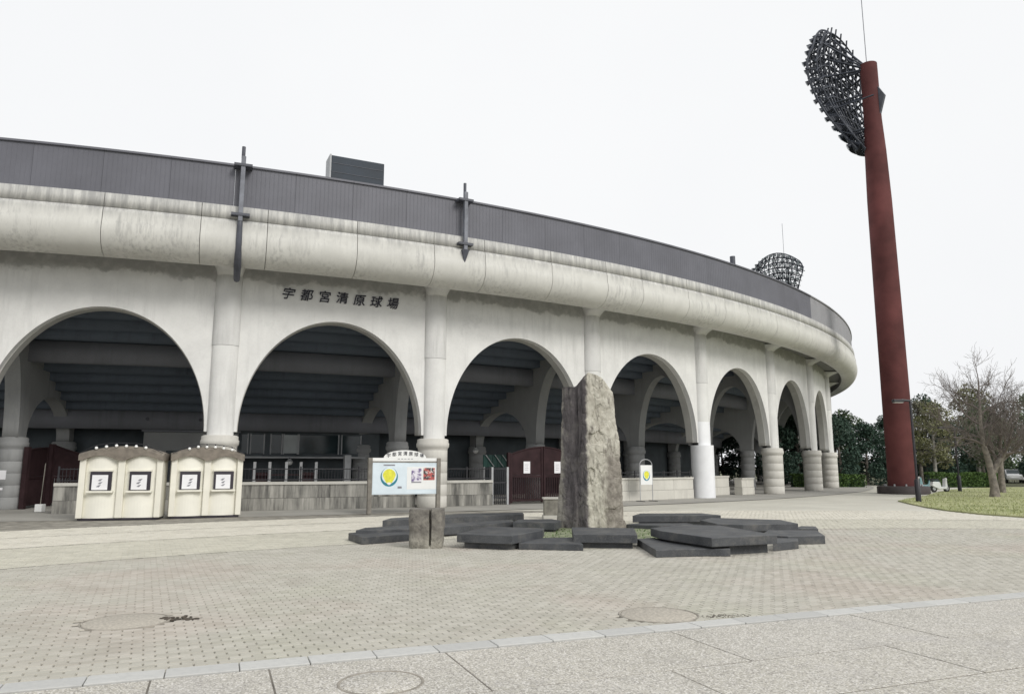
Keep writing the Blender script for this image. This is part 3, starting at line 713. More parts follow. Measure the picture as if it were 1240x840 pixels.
# ------------------------------------------------------------------ low walls and fences between the columns
def low_wall(ka, kb, o, top, mat, label, courses, th=0.3):
    km = (ka + kb) / 2
    t_ = thing('low_wall', label, 'wall', cyl(km, o), 0)
    def seg(z0, z1, a0, a1, thk, name, m_, dv=0.0):
        n = 8; rows = []
        base = Vector(cyl(km, o))
        pr = [(-thk / 2, z0), (thk / 2, z0), (thk / 2, z1), (-thk / 2, z1), (-thk / 2, z0)]
        rws = [[tuple(Vector(cyl(a0 + (a1 - a0) * j / n, o + oo, zz)) - base) for oo, zz in pr] for j in range(n + 1)]
        mb_ = MB().grid([r[::-1] for r in rws], False)
        mb_.add(rws[0][:4], [(3, 2, 1, 0)]); mb_.add(rws[-1][:4], [(0, 1, 2, 3)])
        mb_.build(name, m_, t_)
    z = 0
    nb = max(1, round((kb - ka) * R * DT / 1.8))
    for ci, h in enumerate(courses):
        for j in range(nb):
            gap = 0.0007
            seg(z + (0.012 if ci else 0), z + h, ka + (kb - ka) * j / nb + gap, ka + (kb - ka) * (j + 1) / nb - gap, th + (0.05 if ci == 0 else 0), 'panel', mat)
        z += h
    seg(0.0, z - 0.02, ka + .002, kb - .002, th - .06, 'core', M['cornice_core'])
    seg(z + 0.002, top, ka, kb, th + 0.10, 'coping', M['coping'] if mat is M['lowwall'] else mat)
    return t_
low_wall(0.345, 0.92, -0.9, 1.15, M['lowwall'], 'dark stained low concrete wall behind the two ticket booths', [0.48, 0.55])
low_wall(1.08, 1.93, -0.7, 1.15, M['lowwall'], 'dark stained low concrete wall behind the notice board', [0.48, 0.55])
low_wall(2.07, 2.36, -0.6, 1.15, M['lowwall'], 'short low concrete wall left of the brown steel gate', [0.48, 0.55])
low_wall(3.09, 3.90, -0.35, 1.18, M['lowwall2'], 'clean pale low wall left of the white painted column', [0.5, 0.58])
low_wall(4.09, 4.62, -1.8, 1.2, M['lowwall2'], 'clean pale low wall right of the white painted column', [0.5, 0.6])
low_wall(4.66, 4.86, -1.2, 1.05, M['lowwall2'], 'short pale wall block beside an unpainted banded column', [0.45, 0.52], 0.5)
def fence(ka, kb, o, z0, z1, label, step=0.13, bars=True, posts=4):
    km = (ka + kb) / 2; base = Vector(cyl(km, o, z0))
    t_ = thing('iron_fence', label, 'fence', tuple(base), 0)
    def P(k, z): return tuple(Vector(cyl(k, o, z)) - base)
    for zz in (z0 + 0.08, z1 - 0.05): MB().tube([P(ka + (kb - ka) * j / 8, zz) for j in range(9)], 0.022, 6).build('rail', M['iron'], t_)
    for j in range(posts):
        k = ka + (kb - ka) * j / (posts - 1)
        MB().tube([P(k, z0 - .003), P(k, z1 + .06)], 0.04, 6).build('post', M['iron'], t_)
    if bars:
        mb_ = MB(); L_ = (kb - ka) * R * DT; n = int(L_ / step)
        for j in range(1, n):
            k = ka + (kb - ka) * j / n; mb_.tube([P(k, z0 + .08), P(k, z1)], 0.011, 4, False)
        stuff(mb_.build('bars', M['iron'], t_))
fence(0.355, 0.91, -0.9, 1.15, 1.72, 'thin black iron fence on the wall behind the ticket booths')
fence(1.09, 1.92, -0.7, 1.15, 1.72, 'thin black iron fence on the wall behind the notice board')
fence(2.08, 2.35, -0.6, 1.15, 1.72, 'thin black iron fence on the short wall by the gate', posts=3)
fence(3.1, 3.89, -0.35, 1.18, 1.5, 'low dark rail fence on the pale wall left of white column', step=0.35, posts=7)

# ------------------------------------------------------------------ gates
def gate_leaf(parent, x0, x1, h0, h1, rot=0.0, hinge=(0, 0, 0), paper=False):
    """one leaf in x,z: height h0 at the hinge, h1 at the free edge, arched top, bars over a lower panel"""
    w_ = x1 - x0
    lf = bpy.data.objects.new('gate_leaf', None); COL.objects.link(lf); lf.parent = parent; lf.location = hinge; lf.rotation_euler.z = rot
    def top(x):
        f_ = (x - x0) / w_
        return h0 + (h1 - h0) * sin(f_ * pi / 2)
    for xa in (x0 + .05, x1 - .05): MB().box(xa - .05, xa + .05, -.05, .05, 0.05, top(xa) + .05).build('stile', M['gate'], lf)
    MB().tube([(x0 + w_ * i / 8, 0, top(x0 + w_ * i / 8)) for i in range(9)], .045, 6).build('top_rail', M['gate'], lf)
    for zz in (0.12, 1.25): MB().box(x0 + .1, x1 - .1, -.035, .035, zz, zz + .1).build('rail', M['gate'], lf)
    MB().plate([(x0 + .1, 1.36)] + [(x1 - .1, 1.36)] + [(x1 - .1 - (w_ - .2) * i / 8, top(x1 - .1 - (w_ - .2) * i / 8) - .04) for i in range(9)], -.012, .012).build('upper_panel', M['gate'], lf)
    mb_ = MB(); n = int(w_ / .11)
    for i in range(1, n): mb_.box(x0 + w_ * i / n - .03, x0 + w_ * i / n + .03, -.02, .02, .2, 1.26)
    stuff(mb_.build('bars', M['gate'], lf))
    if paper: 
        xm = (x0 + x1) / 2
        pp = MB().box(xm - .19, xm + .19, -.032, -.028, 1.45, 2.02).build('notice_paper', M['paper'], lf)
        for i in range(4): MB().box(xm - .12, xm + .10 - .03 * (i % 2), -.034, -.0325, 1.86 - i * .09, 1.875 - i * .09).build('print_line', M['greyprint'], pp)
ka, kb = 2.47, 2.93
ga = Vector(cyl(ka, -0.7)); gb = Vector(cyl(kb, -0.7)); gang = atan2(gb.y - ga.y, gb.x - ga.x); gl = (gb - ga).length
gt = thing('steel_gate', 'closed purple brown double steel gate with two white notices', 'gate', tuple(ga), gang)
gate_leaf(gt, 0.12, gl / 2 - .02, 2.35, 2.72, paper=True)
# the second leaf mirrors the first
def gate_leaf_m(parent, x0, x1, h0, h1):
    w_ = x1 - x0
    lf = bpy.data.objects.new('gate_leaf', None); COL.objects.link(lf); lf.parent = parent
    def top(x): return h0 + (h1 - h0) * sin((x1 - x) / w_ * pi / 2)
    for xa in (x0 + .05, x1 - .05): MB().box(xa - .05, xa + .05, -.05, .05, 0.05, top(xa) + .05).build('stile', M['gate'], lf)
    MB().tube([(x0 + w_ * i / 8, 0, top(x0 + w_ * i / 8)) for i in range(9)], .045, 6).build('top_rail', M['gate'], lf)
    for zz in (0.12, 1.25): MB().box(x0 + .1, x1 - .1, -.035, .035, zz, zz + .1).build('rail', M['gate'], lf)
    MB().plate([(x0 + .1, 1.36)] + [(x1 - .1, 1.36)] + [(x1 - .1 - (w_ - .2) * i / 8, top(x1 - .1 - (w_ - .2) * i / 8) - .04) for i in range(9)], -.012, .012).build('upper_panel', M['gate'], lf)
    mb_ = MB(); n = int(w_ / .11)
    for i in range(1, n): mb_.box(x0 + w_ * i / n - .03, x0 + w_ * i / n + .03, -.02, .02, .2, 1.26)
    stuff(mb_.build('bars', M['gate'], lf))
    xm = (x0 + x1) / 2 - .1
    pp = MB().box(xm - .19, xm + .19, -.032, -.028, 1.45, 2.02).build('notice_paper', M['paper'], lf)
    for i in range(4): MB().box(xm - .12, xm + .10 - .03 * (i % 2), -.034, -.0325, 1.86 - i * .09, 1.875 - i * .09).build('print_line', M['greyprint'], pp)
gate_leaf_m(gt, gl / 2 + .02, gl - .12, 2.35, 2.72)
for xx in (0.03, gl - .03): MB().box(xx - .07, xx + .07, -.07, .07, 0, 2.45).build('gate_post', M['gate'], gt)
# railing between the short wall and the gate
base = cyl(2.415, -0.65)
rt = thing('railing_panel', 'white posted iron railing between short wall and brown gate', 'railing', base, T0 + DT * 2.415)
for xx in (-.42, .42): MB().box(xx - .05, xx + .05, -.05, .05, 0, 1.75).build('post', M['greyframe'], rt)
for zz in (.3, 1.0, 1.65): MB().box(-.37, .37, -.02, .02, zz, zz + .05).build('rail', M['iron'], rt)
mb_ = MB()
for i in range(1, 7): mb_.box(-.37 + .105 * i - .012, -.37 + .105 * i + .012, -.012, .012, .02, 1.65)
stuff(mb_.build('bars', M['iron'], rt))

g2 = thing('steel_gate', 'purple brown steel gate standing open beside a thick inner column', 'gate', (-20.70, 32.0, 0), 0)
gate_leaf(g2, 0.0, 2.3, 2.45, 2.6, rot=radians(103))
gate_leaf(g2, 0.0, 2.2, 2.75, 2.2, rot=radians(14), hinge=(-.5, 2.6, 0))
MB().box(-.1, .1, -.1, .1, 0, 2.6).build('gate_post', M['gate'], g2)
MB().box(-.62, -.42, 2.45, 2.65, 0, 2.8).build('gate_post', M['gate'], g2)
pb = thing('pole_stand', 'thin pole on a small white weight block before the open gate', 'pole stand', (-18.75, 30.1, 0))
MB().box(-.14, .14, -.14, .14, 0, .3).build('weight', M['signwhite'], pb, bevel=.02)
MB().tube([(0, 0, .3), (.05, 0, 1.9)], .018, 6).build('pole', M['woodpost'], pb)
ws = thing('wall_notice', 'small white notices fixed to the inner column by the open gate', 'notice', (-21.15, 31.02, 0))
MB().box(-.28, .28, -.015, .015, 1.25, 1.62).build('sheet', M['paper'], ws)
MB().box(-.28, .2, -.015, .015, 0.82, 0.92).build('sheet', M['paper'], ws)

# round white lamps under the stand
def globe(x, y, z, label, zpost):
    t_ = thing('globe_lamp', label, 'lamp', (x, y, z))
    MB().ball((0, 0, 0), .17, 12, 8).build('globe', M['bulb'], t_)
    MB().lathe([(.19, .03), (.12, .12), (.04, .16)], 12).build('cap', M['greyframe'], t_)
    MB().tube([(0, 0, .14), (0, 0, zpost)], .02, 6).build('stem', M['iron'], t_)
p = cyl(1.45, -10.4); globe(p[0], p[1], 2.02, 'white globe lamp hanging in front of the office window band', .24)
p = cyl(2.925, -10.45); globe(p[0], p[1], 2.75, 'white globe lamp hanging above the railing by the closed gate', .95)

# ------------------------------------------------------------------ scoreboard box above the parapet
p = cyl(1.635, -3.0)
t_ = thing('scoreboard', 'blue black signal box rising above the parapet over the lettering', 'scoreboard', (p[0], p[1], 8.4), T0 + DT * 1.635)
MB().box(-1.30, 1.30, -.45, .45, 6.45, 8.2).build('cabinet', M['board'], t_, bevel=.03)
MB().box(-1.38, -1.305, -.5, .5, 6.42, 8.22).build('end_panel', M['greyframe'], t_)
for zz in (6.9, 7.35, 7.8): MB().box(-1.25, 1.25, -.465, -.452, zz, zz + .02).build('seam', M['darksteel'], t_)
for xx in (-1.0, 1.0): MB().box(xx - .09, xx + .09, -.1, .1, 0, 6.46).build('post', M['greysteel'], t_)
MB().tube([(1.3, 0, 6.5), (1.5, 0, 5.8)], .05, 6).build('strut', M['darksteel'], t_)

# ------------------------------------------------------------------ ticket booths
def booth(x, y, rz, wd, label, seed, cable):
    rnd_ = random.Random(seed)
    t_ = thing('ticket_booth', label, 'ticket booth', (x, y, 0), rz, 'ticket booths')
    H_ = 2.12; dpt = 1.0
    body = MB()
    # plan outline with two shallow bowed bays between piers
    h2 = wd / 2; pier = .17; cp = .11
    pts = [(-h2, dpt), (-h2, 0)]
    for c0_, c1_ in ((-h2 + pier, -cp), (cp, h2 - pier)):
        for i in range(11):
            f_ = i / 10; pts.append((c0_ + (c1_ - c0_) * f_, 0.10 - 0.13 * sin(pi * f_)))
        if c1_ < 0: pts += [(-cp + .01, 0.0), (cp - .01, 0.0)]
    pts += [(h2, 0), (h2, dpt)]
    pts = [p_ for i, p_ in enumerate(pts) if i == 0 or hypot(p_[0] - pts[i - 1][0], p_[1] - pts[i - 1][1]) > 1e-4]
    body.prism(pts, 0.07, H_).build('body', M['cream'], t_)
    for x0, x1 in ((-h2 - .02, -h2 + pier), (-cp, cp), (h2 - pier, h2 + .02)):
        MB().box(x0, x1, -.045, .12, .07, H_ - .01).build('pier', M['creamtrim'], t_, bevel=.02)
    MB().box(-h2 + .03, h2 - .03, .03, dpt - .03, 0, .07).build('plinth', M['bframe'], t_)
    for cx_ in ((-h2 + pier - cp) / 2, (h2 - pier + cp) / 2):
        wn = MB().box(cx_ - .33, cx_ + .33, -.065, .02, 0.98, 1.60).build('window', M['bframe'], t_, bevel=.01)
        MB().box(cx_ - .26, cx_ + .22, -.072, -.066, 1.0, 1.49).build('shutter', M['paper'], wn)
        for i in range(3):
            a_ = rnd_.uniform(.2, .9); c_ = (cx_ - .02 + rnd_.uniform(-.04, .04), 1.33 - i * .1)
            MB().add([(c_[0] - .07, -.0745, c_[1] - .03), (c_[0] + .01, -.0745, c_[1] - .045), (c_[0] + .08, -.0745, c_[1] + .035), (c_[0] - .01, -.0745, c_[1] + .02)], [(0, 1, 2, 3)]).build('print', M['greyprint'], wn)
        MB().box(cx_ - .40, cx_ + .40, -.16, .02, .90, .965).build('sill', M['creamtrim'], t_, bevel=.01)
        MB().box(cx_ - .36, cx_ + .36, -.05, .02, 1.61, 1.66).build('lintel', M['creamtrim'], t_)
    # curved shingled roof with arched fascia
    rf = MB(); n = 20; ov = .05
    def zr(u): return H_ + .03 + .24 * (1 - u * u)
    rows = []
    for yy, dz in ((-.14, -.02), (-.06, .05), (.5, .08), (dpt, .05), (dpt + .06, -.02)):
        rows.append([((h2 + ov) * (-1 + 2 * i / n), yy, zr(-1 + 2 * i / n) + dz) for i in range(n + 1)])
    rf.grid(rows, True)
    def zu(u):
        b_ = abs(u); c_ = (b_ - .5) / .42
        return H_ - .15 + .16 * max(0, 1 - c_ * c_)
    lower = [[((h2 + ov) * (-1 + 2 * i / 40), -.14, zr(-1 + 2 * i / 40) - .02) for i in range(41)], [((h2 + ov) * (-1 + 2 * i / 40), -.135, zu(-1 + 2 * i / 40)) for i in range(41)]]
    rf.grid(lower[::-1], False)
    rf.grid([[((h2 + ov) * (-1 + 2 * i / 40), yy, zu(-1 + 2 * i / 40)) for i in range(41)] for yy in (-.135, dpt + .06)], False)
    for sx in (-1, 1): rf.add([(sx * (h2 + ov), -.14, H_ - .15), (sx * (h2 + ov), dpt + .06, H_ - .15), (sx * (h2 + ov), dpt + .06, H_), (sx * (h2 + ov), dpt, H_ + .07), (sx * (h2 + ov), .5, H_ + .10), (sx * (h2 + ov), -.06, H_ + .07), (sx * (h2 + ov), -.14, H_)], [tuple(range(7))])
    r_ = rf.build('roof', M['roofing'], t_)
    pts = []
    for i in range(6):
        u = -.58 + 1.16 * i / 5 + (.05 if cable else -.03); xx = (h2 + ov) * u; zz = zr(u) + .07 + rnd_.uniform(-.015, .015)
        bl = MB().ball((xx, -.12, zz), .052, 12, 8).build('bulb', M['bulb'], t_)
        MB().tube([(xx, -.12, zz + .05), (xx, -.12, zz + .1)], .022, 8).build('socket', M['iron'], bl)
        pts.append((xx, -.12, zz + .10))
    MB().tube([(-h2, -.14, zr(-.95) + .05)] + pts + [(h2, -.14, zr(.95) + .05)], .011, 5).build('cable', M['iron'], t_)
    return t_
booth(-13.20, 25.42, radians(15), 2.52, 'cream ticket booth with brown curved roof beside the purple brown gate', 3, False)
booth(-10.78, 26.62, radians(27), 2.32, 'cream ticket booth with brown curved roof on the side towards the notice board', 8, True)

# ------------------------------------------------------------------ notice board
def emblem(parent, cx_, cz, s_, y):
    def ell(rx, rz, cz_, n=32): return [(cx_ + rx * cos(2 * pi * i / n), cz_ + rz * sin(2 * pi * i / n)) for i in range(n)]
    MB().plate(ell(s_, s_ * 1.06, cz), y - .004, y).build('ring', M['teal'], parent)
    MB().plate(ell(s_ * .86, s_ * .90, cz + s_ * .16), y - .007, y - .0045).build('disc', M['bluepanel'], parent)
    drop = []
    for i in range(32):
        a_ = 2 * pi * i / 32; r_ = .74 if sin(a_) > 0 else .74 - .28 * (-sin(a_)) ** 2 * abs(cos(a_))
        xx = s_ * .74 * cos(a_) * (1 - .45 * max(0, -sin(a_))); zz = s_ * (.72 if sin(a_) > 0 else 1.05) * sin(a_)
        drop.append((cx_ + xx, cz + s_ * .16 + zz))
    MB().plate(drop, y - .010, y - .0075).build('shield', M['yellow'], parent)
    MB().plate([(cx_ + (p_[0] - cx_) * .35, cz - s_ * .75 + (p_[1] - cz) * .16) for p_ in drop], y - .013, y - .0105).build('mark', M['signwhite'], parent)
nb = thing('notice_board', 'wooden posted notice board with arched white header and emblem panel', 'notice board', (-4.15, 29.1, 0), radians(24))
W2 = 1.36
for sx in (-1, 1): MB().box(sx * W2 - .08, sx * W2 + .08, -.08, .08, 0, 2.1).build('post', M['woodpost'], nb, bevel=.015)
MB().box(-W2 + .08, W2 - .08, -.03, .03, .72, 1.93).build('panel', M['bluepanel'], nb)
MB().box(-W2 + .08, W2 - .08, -.05, .05, 1.93, 1.97).build('rail', M['woodpost'], nb)
hd = [(-W2 + .08, 1.975), (W2 - .08, 1.975), (W2 - .08, 2.1), (W2 * .62, 2.1)] + [(W2 * .62 * cos(pi * i / 16), 2.1 + .30 * sin(pi * i / 16)) for i in range(1, 16)] + [(-W2 * .62, 2.1), (-W2 + .08, 2.1)]
hdo = MB().plate(hd, -.03, .03).build('header', M['signwhite'], nb)
for i, chx in enumerate('宇都宮清原球場'):
    u = -.66 + i * .22
    o = link('letter', text_mesh(chx, .17, .002, 'letter', M['ink'], 0.002), hdo, (u, -.034, 2.13 + .13 * (1 - (u / .85) ** 2))); o.rotation_euler.x = pi / 2
for i in range(5): MB().box(-.30 + i * .13, -.21 + i * .13, -.0335, -.031, 2.05, 2.075).build('print_line', M['greyprint'], hdo)
lp = MB().box(-W2 + .1, .04, -.037, -.031, .74, 1.91).build('poster', M['bluepanel'], nb)
emblem(lp, -.62, 1.38, .34, -.038)
MB().box(-.85, -.40, -.041, -.038, 1.80, 1.85).build('print_line', M['greyprint'], lp)
MB().box(-.28, -.12, -.041, -.038, .94, 1.02).build('print_line', M['greyprint'], lp)
rp_ = MB().box(.08, W2 - .1, -.037, -.031, .9, 1.76).build('poster', M['signwhite'], nb)
MB().box(.26, .66, -.042, -.038, 1.2, 1.70).build('photo', M['photo2'], rp_)
MB().box(.74, 1.20, -.042, -.038, 1.25, 1.72).build('photo', M['photo1'], rp_)
MB().box(.26, .66, -.042, -.038, 1.15, 1.19).build('print_line', M['greyprint'], rp_)
MB().box(.08, W2 - .1, -.036, -.031, .74, .88).build('poster', M['bluepanel'], nb)

# hanging banner stand near the gate
bs = thing('banner_stand', 'white hanging banner with yellow emblem on an arched metal stand', 'banner', (cyl(3.33, 0.75)[0], cyl(3.33, 0.75)[1], 0), radians(36))
MB().box(-.42, .42, -.012, .012, .85, 1.85).build('banner', M['signwhite'], bs)
emblem([c for c in bs.children][0], 0, 1.32, .26, -.013)
MB().tube([(-.46, .02, 0), (-.46, .02, 1.85)] + [(-.46 * cos(pi * i / 10), .02, 1.85 + .3 * sin(pi * i / 10)) for i in range(1, 10)] + [(.46, .02, 1.85), (.46, .02, 0)], .022, 6).build('frame', M['greyframe'], bs)
for sx in (-1, 1): MB().box(sx * .46 - .03, sx * .46 + .03, -.3, .3, 0, .03).build('foot', M['iron'], bs)

# ------------------------------------------------------------------ monolith, granite plates, split block
def mono():
    # plan corners of the split slab; the front ridge is corner 3
    plan = [(-0.97, 0.55), (-0.95, 0.16), (-0.62, -0.10), (-0.56, -0.16), (-0.22, -0.52), (0.30, -0.36), (0.97, -0.08), (1.02, 0.22), (0.78, 0.75), (0.1, 0.92), (-0.6, 0.85)]
    n = 150; P_ = []; tot = [0]
    for i in range(len(plan)):
        a_, b_ = plan[i], plan[(i + 1) % len(plan)]; tot.append(tot[-1] + hypot(b_[0] - a_[0], b_[1] - a_[1]))
    for j in range(n):
        d = tot[-1] * j / n
        for i in range(len(plan)):
            if tot[i] <= d <= tot[i + 1]:
                f_ = (d - tot[i]) / (tot[i + 1] - tot[i]); a_, b_ = plan[i], plan[(i + 1) % len(plan)]
                P_.append((a_[0] + (b_[0] - a_[0]) * f_, a_[1] + (b_[1] - a_[1]) * f_)); break
    tops = [(-1.1, 3.98), (-.82, 4.10), (-.70, 4.14), (-.50, 4.13), (-.455, 4.06), (-.44, 3.9), (-.41, 4.14), (-.33, 4.26), (-.20, 4.42), (-.07, 4.53), (.02, 4.50), (.25, 4.43), (.46, 4.30), (.56, 4.16), (.64, 3.98), (1.2, 3.8)]
    def topz(x):
        for (xa, za), (xb, zb_) in zip(tops, tops[1:]):
            if xa <= x <= xb: return za + (zb_ - za) * (x - xa) / (xb - xa)
        return 4.0
    def shape(x, y, t):
        lx = 1.0 - 0.15 * t if x < 0 else 1.0 - 0.36 * t ** 1.25
        return x * lx + 0.05 * t, y * (1 - .16 * t)
    def ridged(v_): return 1 - abs(noise.noise(v_)) * 2
    m_ = 130; rows = []
    for i in range(m_ + 1):
        t = i / m_; row = []
        for (x, y) in P_:
            X, Y = shape(x, y, t); z = t * topz(shape(x, y, 1)[0])
            r_ = hypot(X, Y) + 1e-6; nx, ny = X / r_, Y / r_
            d = .05 * noise.noise(Vector((X * 1.3, Y * 1.3, z * .6))) + .035 * noise.noise(Vector((X * 4, Y * 4, z * 1.1)))
            d -= .030 * max(0, ridged(Vector((X * 3.4, Y * 3.4, z * .75 + 4))) - .62) / .38        # long vertical cracks
            d -= .022 * max(0, ridged(Vector((X * 6 + z * 1.5, Y * 6, z * 3.2))) - .66) / .34          # broken scars
            d += .012 * noise.noise(Vector((X * 17, Y * 17, z * 7)))
            if x > -.15 and y < .2: d -= .05 * (noise.noise(Vector((X * 1.9, 3.3, z * 1.5))) > .18) * min(1, 1.5 - z / 4.5)
            gx = -.445 + .012 * sin(z * 2.7)
            if y < .3: d -= .20 * math.exp(-((X - gx) / .042) ** 2) * min(1, max(0, (z - 1.3) / 1.6))
            if X < gx and y < .3: d += .035
            if z < .5: d += .06 * (0.5 - z)
            row.append((X + nx * d, Y + ny * d, z))
        row.append(row[0]); rows.append(row)
    mb = MB(); mb.grid(rows, False)
    top = rows[-1][:-1]; rings = [top]
    for s_ in (.8, .55, .3, .08):
        rings.append([(p_[0] * s_, .1 + (p_[1] - .1) * s_, min(topz(p_[0] * s_), p_[2] + .5) - .03 + .04 * noise.noise(Vector((p_[0] * s_ * 6, p_[1] * s_ * 6, 0)))) for p_ in top])
    mb.grid([q_ + [q_[0]] for q_ in rings], False)
    return mb
rk = mono().build('monolith', M['rock'], None, (2.32, 22.1, -0.02))
tag(rk, 'tall rough grey brown standing stone among dark granite plates', 'standing stone')
PL = [
    (0.17, 0.17, [(-3.98, 18.53), (-3.51, 19.24), (-2.57, 19.75), (-2.03, 18.76), (-3.04, 17.76), (-3.44, 17.45)], 'low'),
    (0.24, 0.2, [(-3.79, 18.46), (-3.72, 19.26), (-1.37, 20.96), (-0.02, 22.2), (0.05, 21.59), (-0.49, 20.5), (-1.59, 19.52), (-2.59, 18.83)], 'base'),
    (0.24, 0.2, [(-3.71, 21.76), (-3.65, 22.8), (-1.63, 25.01), (0.36, 25.69), (0.39, 24.79), (-2.02, 23.18)], 'base'),
    (0.31, 0.18, [(-1.21, 16.68), (-0.57, 18.74), (0.77, 18.17), (0.71, 17.65), (0.0, 16.2)], 'base'),
    (0.14, 0.14, [(0.14, 16.44), (0.57, 17.58), (1.43, 17.78), (1.51, 16.18)], 'low'),
    (0.30, 0.18, [(1.46, 18.62), (2.95, 18.37), (2.72, 16.53), (1.34, 16.67)], 'base'),
    (0.26, 0.2, [(0.02, 20.99), (0.19, 21.97), (1.16, 22.15), (1.4, 21.47), (1.17, 20.68)], 'base'),
    (0.32, 0.2, [(3.6, 22.69), (4.01, 23.77), (5.98, 23.9), (6.3, 22.88)], 'base'),
    (0.11, 0.11, [(3.32, 22.13), (3.78, 22.6), (5.19, 22.62), (5.3, 22.3), (4.21, 21.51)], 'low'),
    (0.28, 0.18, [(5.29, 21.34), (5.89, 22.38), (7.6, 21.51), (7.57, 20.11), (5.98, 19.68), (5.38, 19.96)], 'base'),
    (0.1, 0.1, [(7.66, 20.76), (8.22, 21.63), (8.58, 21.48), (8.3, 20.63)], 'low'),
    (0.19, 0.19, [(5.85, 17.9), (6.43, 19.12), (7.64, 19.12), (7.24, 17.63), (6.3, 17.42)], 'low'),
    (0.37, 0.18, [(3.18, 17.49), (4.17, 18.48), (4.99, 18.22), (5.35, 16.4), (5.47, 15.72), (3.95, 15.09), (3.26, 16.71)], 'base'),
    (0.15, 0.15, [(2.83, 17.27), (3.25, 17.55), (3.6, 16.6), (3.86, 15.5), (4.42, 15.5), (4.34, 15.2), (3.65, 15.2), (2.82, 14.98)], 'low'),
    (0.17, 0.17, [(5.50, 16.1), (5.96, 17.25), (6.43, 17.15), (6.22, 16.58)], 'low'),
]
PLAB = ['low six sided granite plate with a pointed end farthest from the standing stone', 'long narrow granite plate running behind the split stone block',
        'long thin granite plate between the split block and the notice board', 'big raised granite plate beside the split stone block',
        'thin low granite plate tucked between two raised plates before the standing stone', 'raised square granite plate directly at the foot of the standing stone',
        'dark granite plate against the standing stone on the gate side', 'raised granite plate behind the standing stone facing the white column',
        'thin dark granite plate lying half under the raised plate behind', 'raised six sided granite plate behind the biggest plate',
        'tiny low granite plate at the tip nearest the red tower', 'low five sided granite plate poking out beyond the biggest plate',
        'biggest raised seven sided granite plate of the group', 'low angular granite plate under the edge of the biggest plate',
        'small thin granite plate beside the base of the biggest plate']
for (zt, th, poly, kind), lab in zip(PL, PLAB):
    cx_ = sum(p_[0] for p_ in poly) / len(poly); cy_ = sum(p_[1] for p_ in poly) / len(poly)
    loc = [(x - cx_, y - cy_) for x, y in poly]
    if kind == 'low':
        o = MB().prism(loc, 0.001, zt).build('granite_plate', M['granite'], None, (cx_, cy_, 0), 0, .012); tag(o, lab, 'granite plate', 'granite plates')
    else:
        t_ = thing('granite_plate', lab, 'granite plate', (cx_, cy_, 0), 0, 'granite plates')
        MB().prism(loc, zt - th, zt).build('plate', M['granite'], t_, None, 0, .012)
        MB().prism([(x * .86, y * .86) for x, y in loc], 0.001, zt - th).build('base', M['granite'], t_)
# moss bed round the stone
mb = MB()
for i in range(500):
    a_ = random.uniform(0, 2 * pi); r_ = 1.9 * sqrt(random.random()); x, y = 2.4 + r_ * cos(a_) * 1.2, 20.0 + r_ * sin(a_) * .95
    h_ = random.uniform(.02, .06); a2 = random.uniform(0, pi); w_ = .02
    mb.add([(x - w_ * cos(a2), y - w_ * sin(a2), 0), (x + w_ * cos(a2), y + w_ * sin(a2), 0), (x + random.uniform(-.02, .02), y + random.uniform(-.02, .02), h_)], [(0, 1, 2)])
o = stuff(mb.build('moss_grass', M['hedge'])); tag(o, 'sparse moss and grass round the standing stone', 'moss')
struct(MB().add([(2.3 + 2.0 * cos(2 * pi * i / 40) * 1.1, 20.3 + 2.2 * sin(2 * pi * i / 40), 0.007) for i in range(40)], [tuple(range(40))]).build('moss_bed', M['moss']))

# split block
def splitblock():
    mb = MB(); rows = []; n = 220
    for i in range(21):
        t = i / 20; z = .84 * t; row = []
        for j in range(n):
            a_ = 2 * pi * j / n; c_, s_ = cos(a_), sin(a_)
            rr_ = ((abs(c_) / .39) ** 5 + (abs(s_) / .36) ** 5) ** -.2; X, Y = rr_ * c_, rr_ * s_
            rr = 1.0 - (.05 * (1 - t / .12) if t < .12 else 0) - (.03 * (t - .95) / .05 if t > .95 else 0)
            d = .018 * noise.noise(Vector((X * 4, Y * 4, z * 4))) + .010 * noise.noise(Vector((X * 14, Y * 14, z * 14)))
            if t < .46: d -= .012
            X, Y = X * (rr + d * 2.2), Y * (rr + d * 2.2)
            if Y < 0 and t > .08 and abs(X - .085) < .022: Y += .16
            row.append((X, Y, z))
        row.append(row[0]); rows.append(row)
    mb.grid(rows, True)
    top = rows[-1][:-1]; mb.add(top, [tuple(range(n))])
    return mb
tag(splitblock().build('stone_block', M['block'], None, (-1.90, 16.98, -0.005), radians(4)), 'squat split stone block with a vertical slot before the granite plates', 'stone block')
pq = thing('plaque_block', 'low brown stone plaque block with pale edges behind the standing stone', 'plaque', (1.46, 26.2, 0), radians(5))
MB().box(-.36, .36, -.18, .18, .12, .66).build('face', M['plaque'], pq); MB().box(-.40, .40, -.22, .22, .662, .72).build('coping', M['coping'], pq); MB().box(-.40, .40, -.22, .22, 0, .118).build('base', M['coping'], pq)

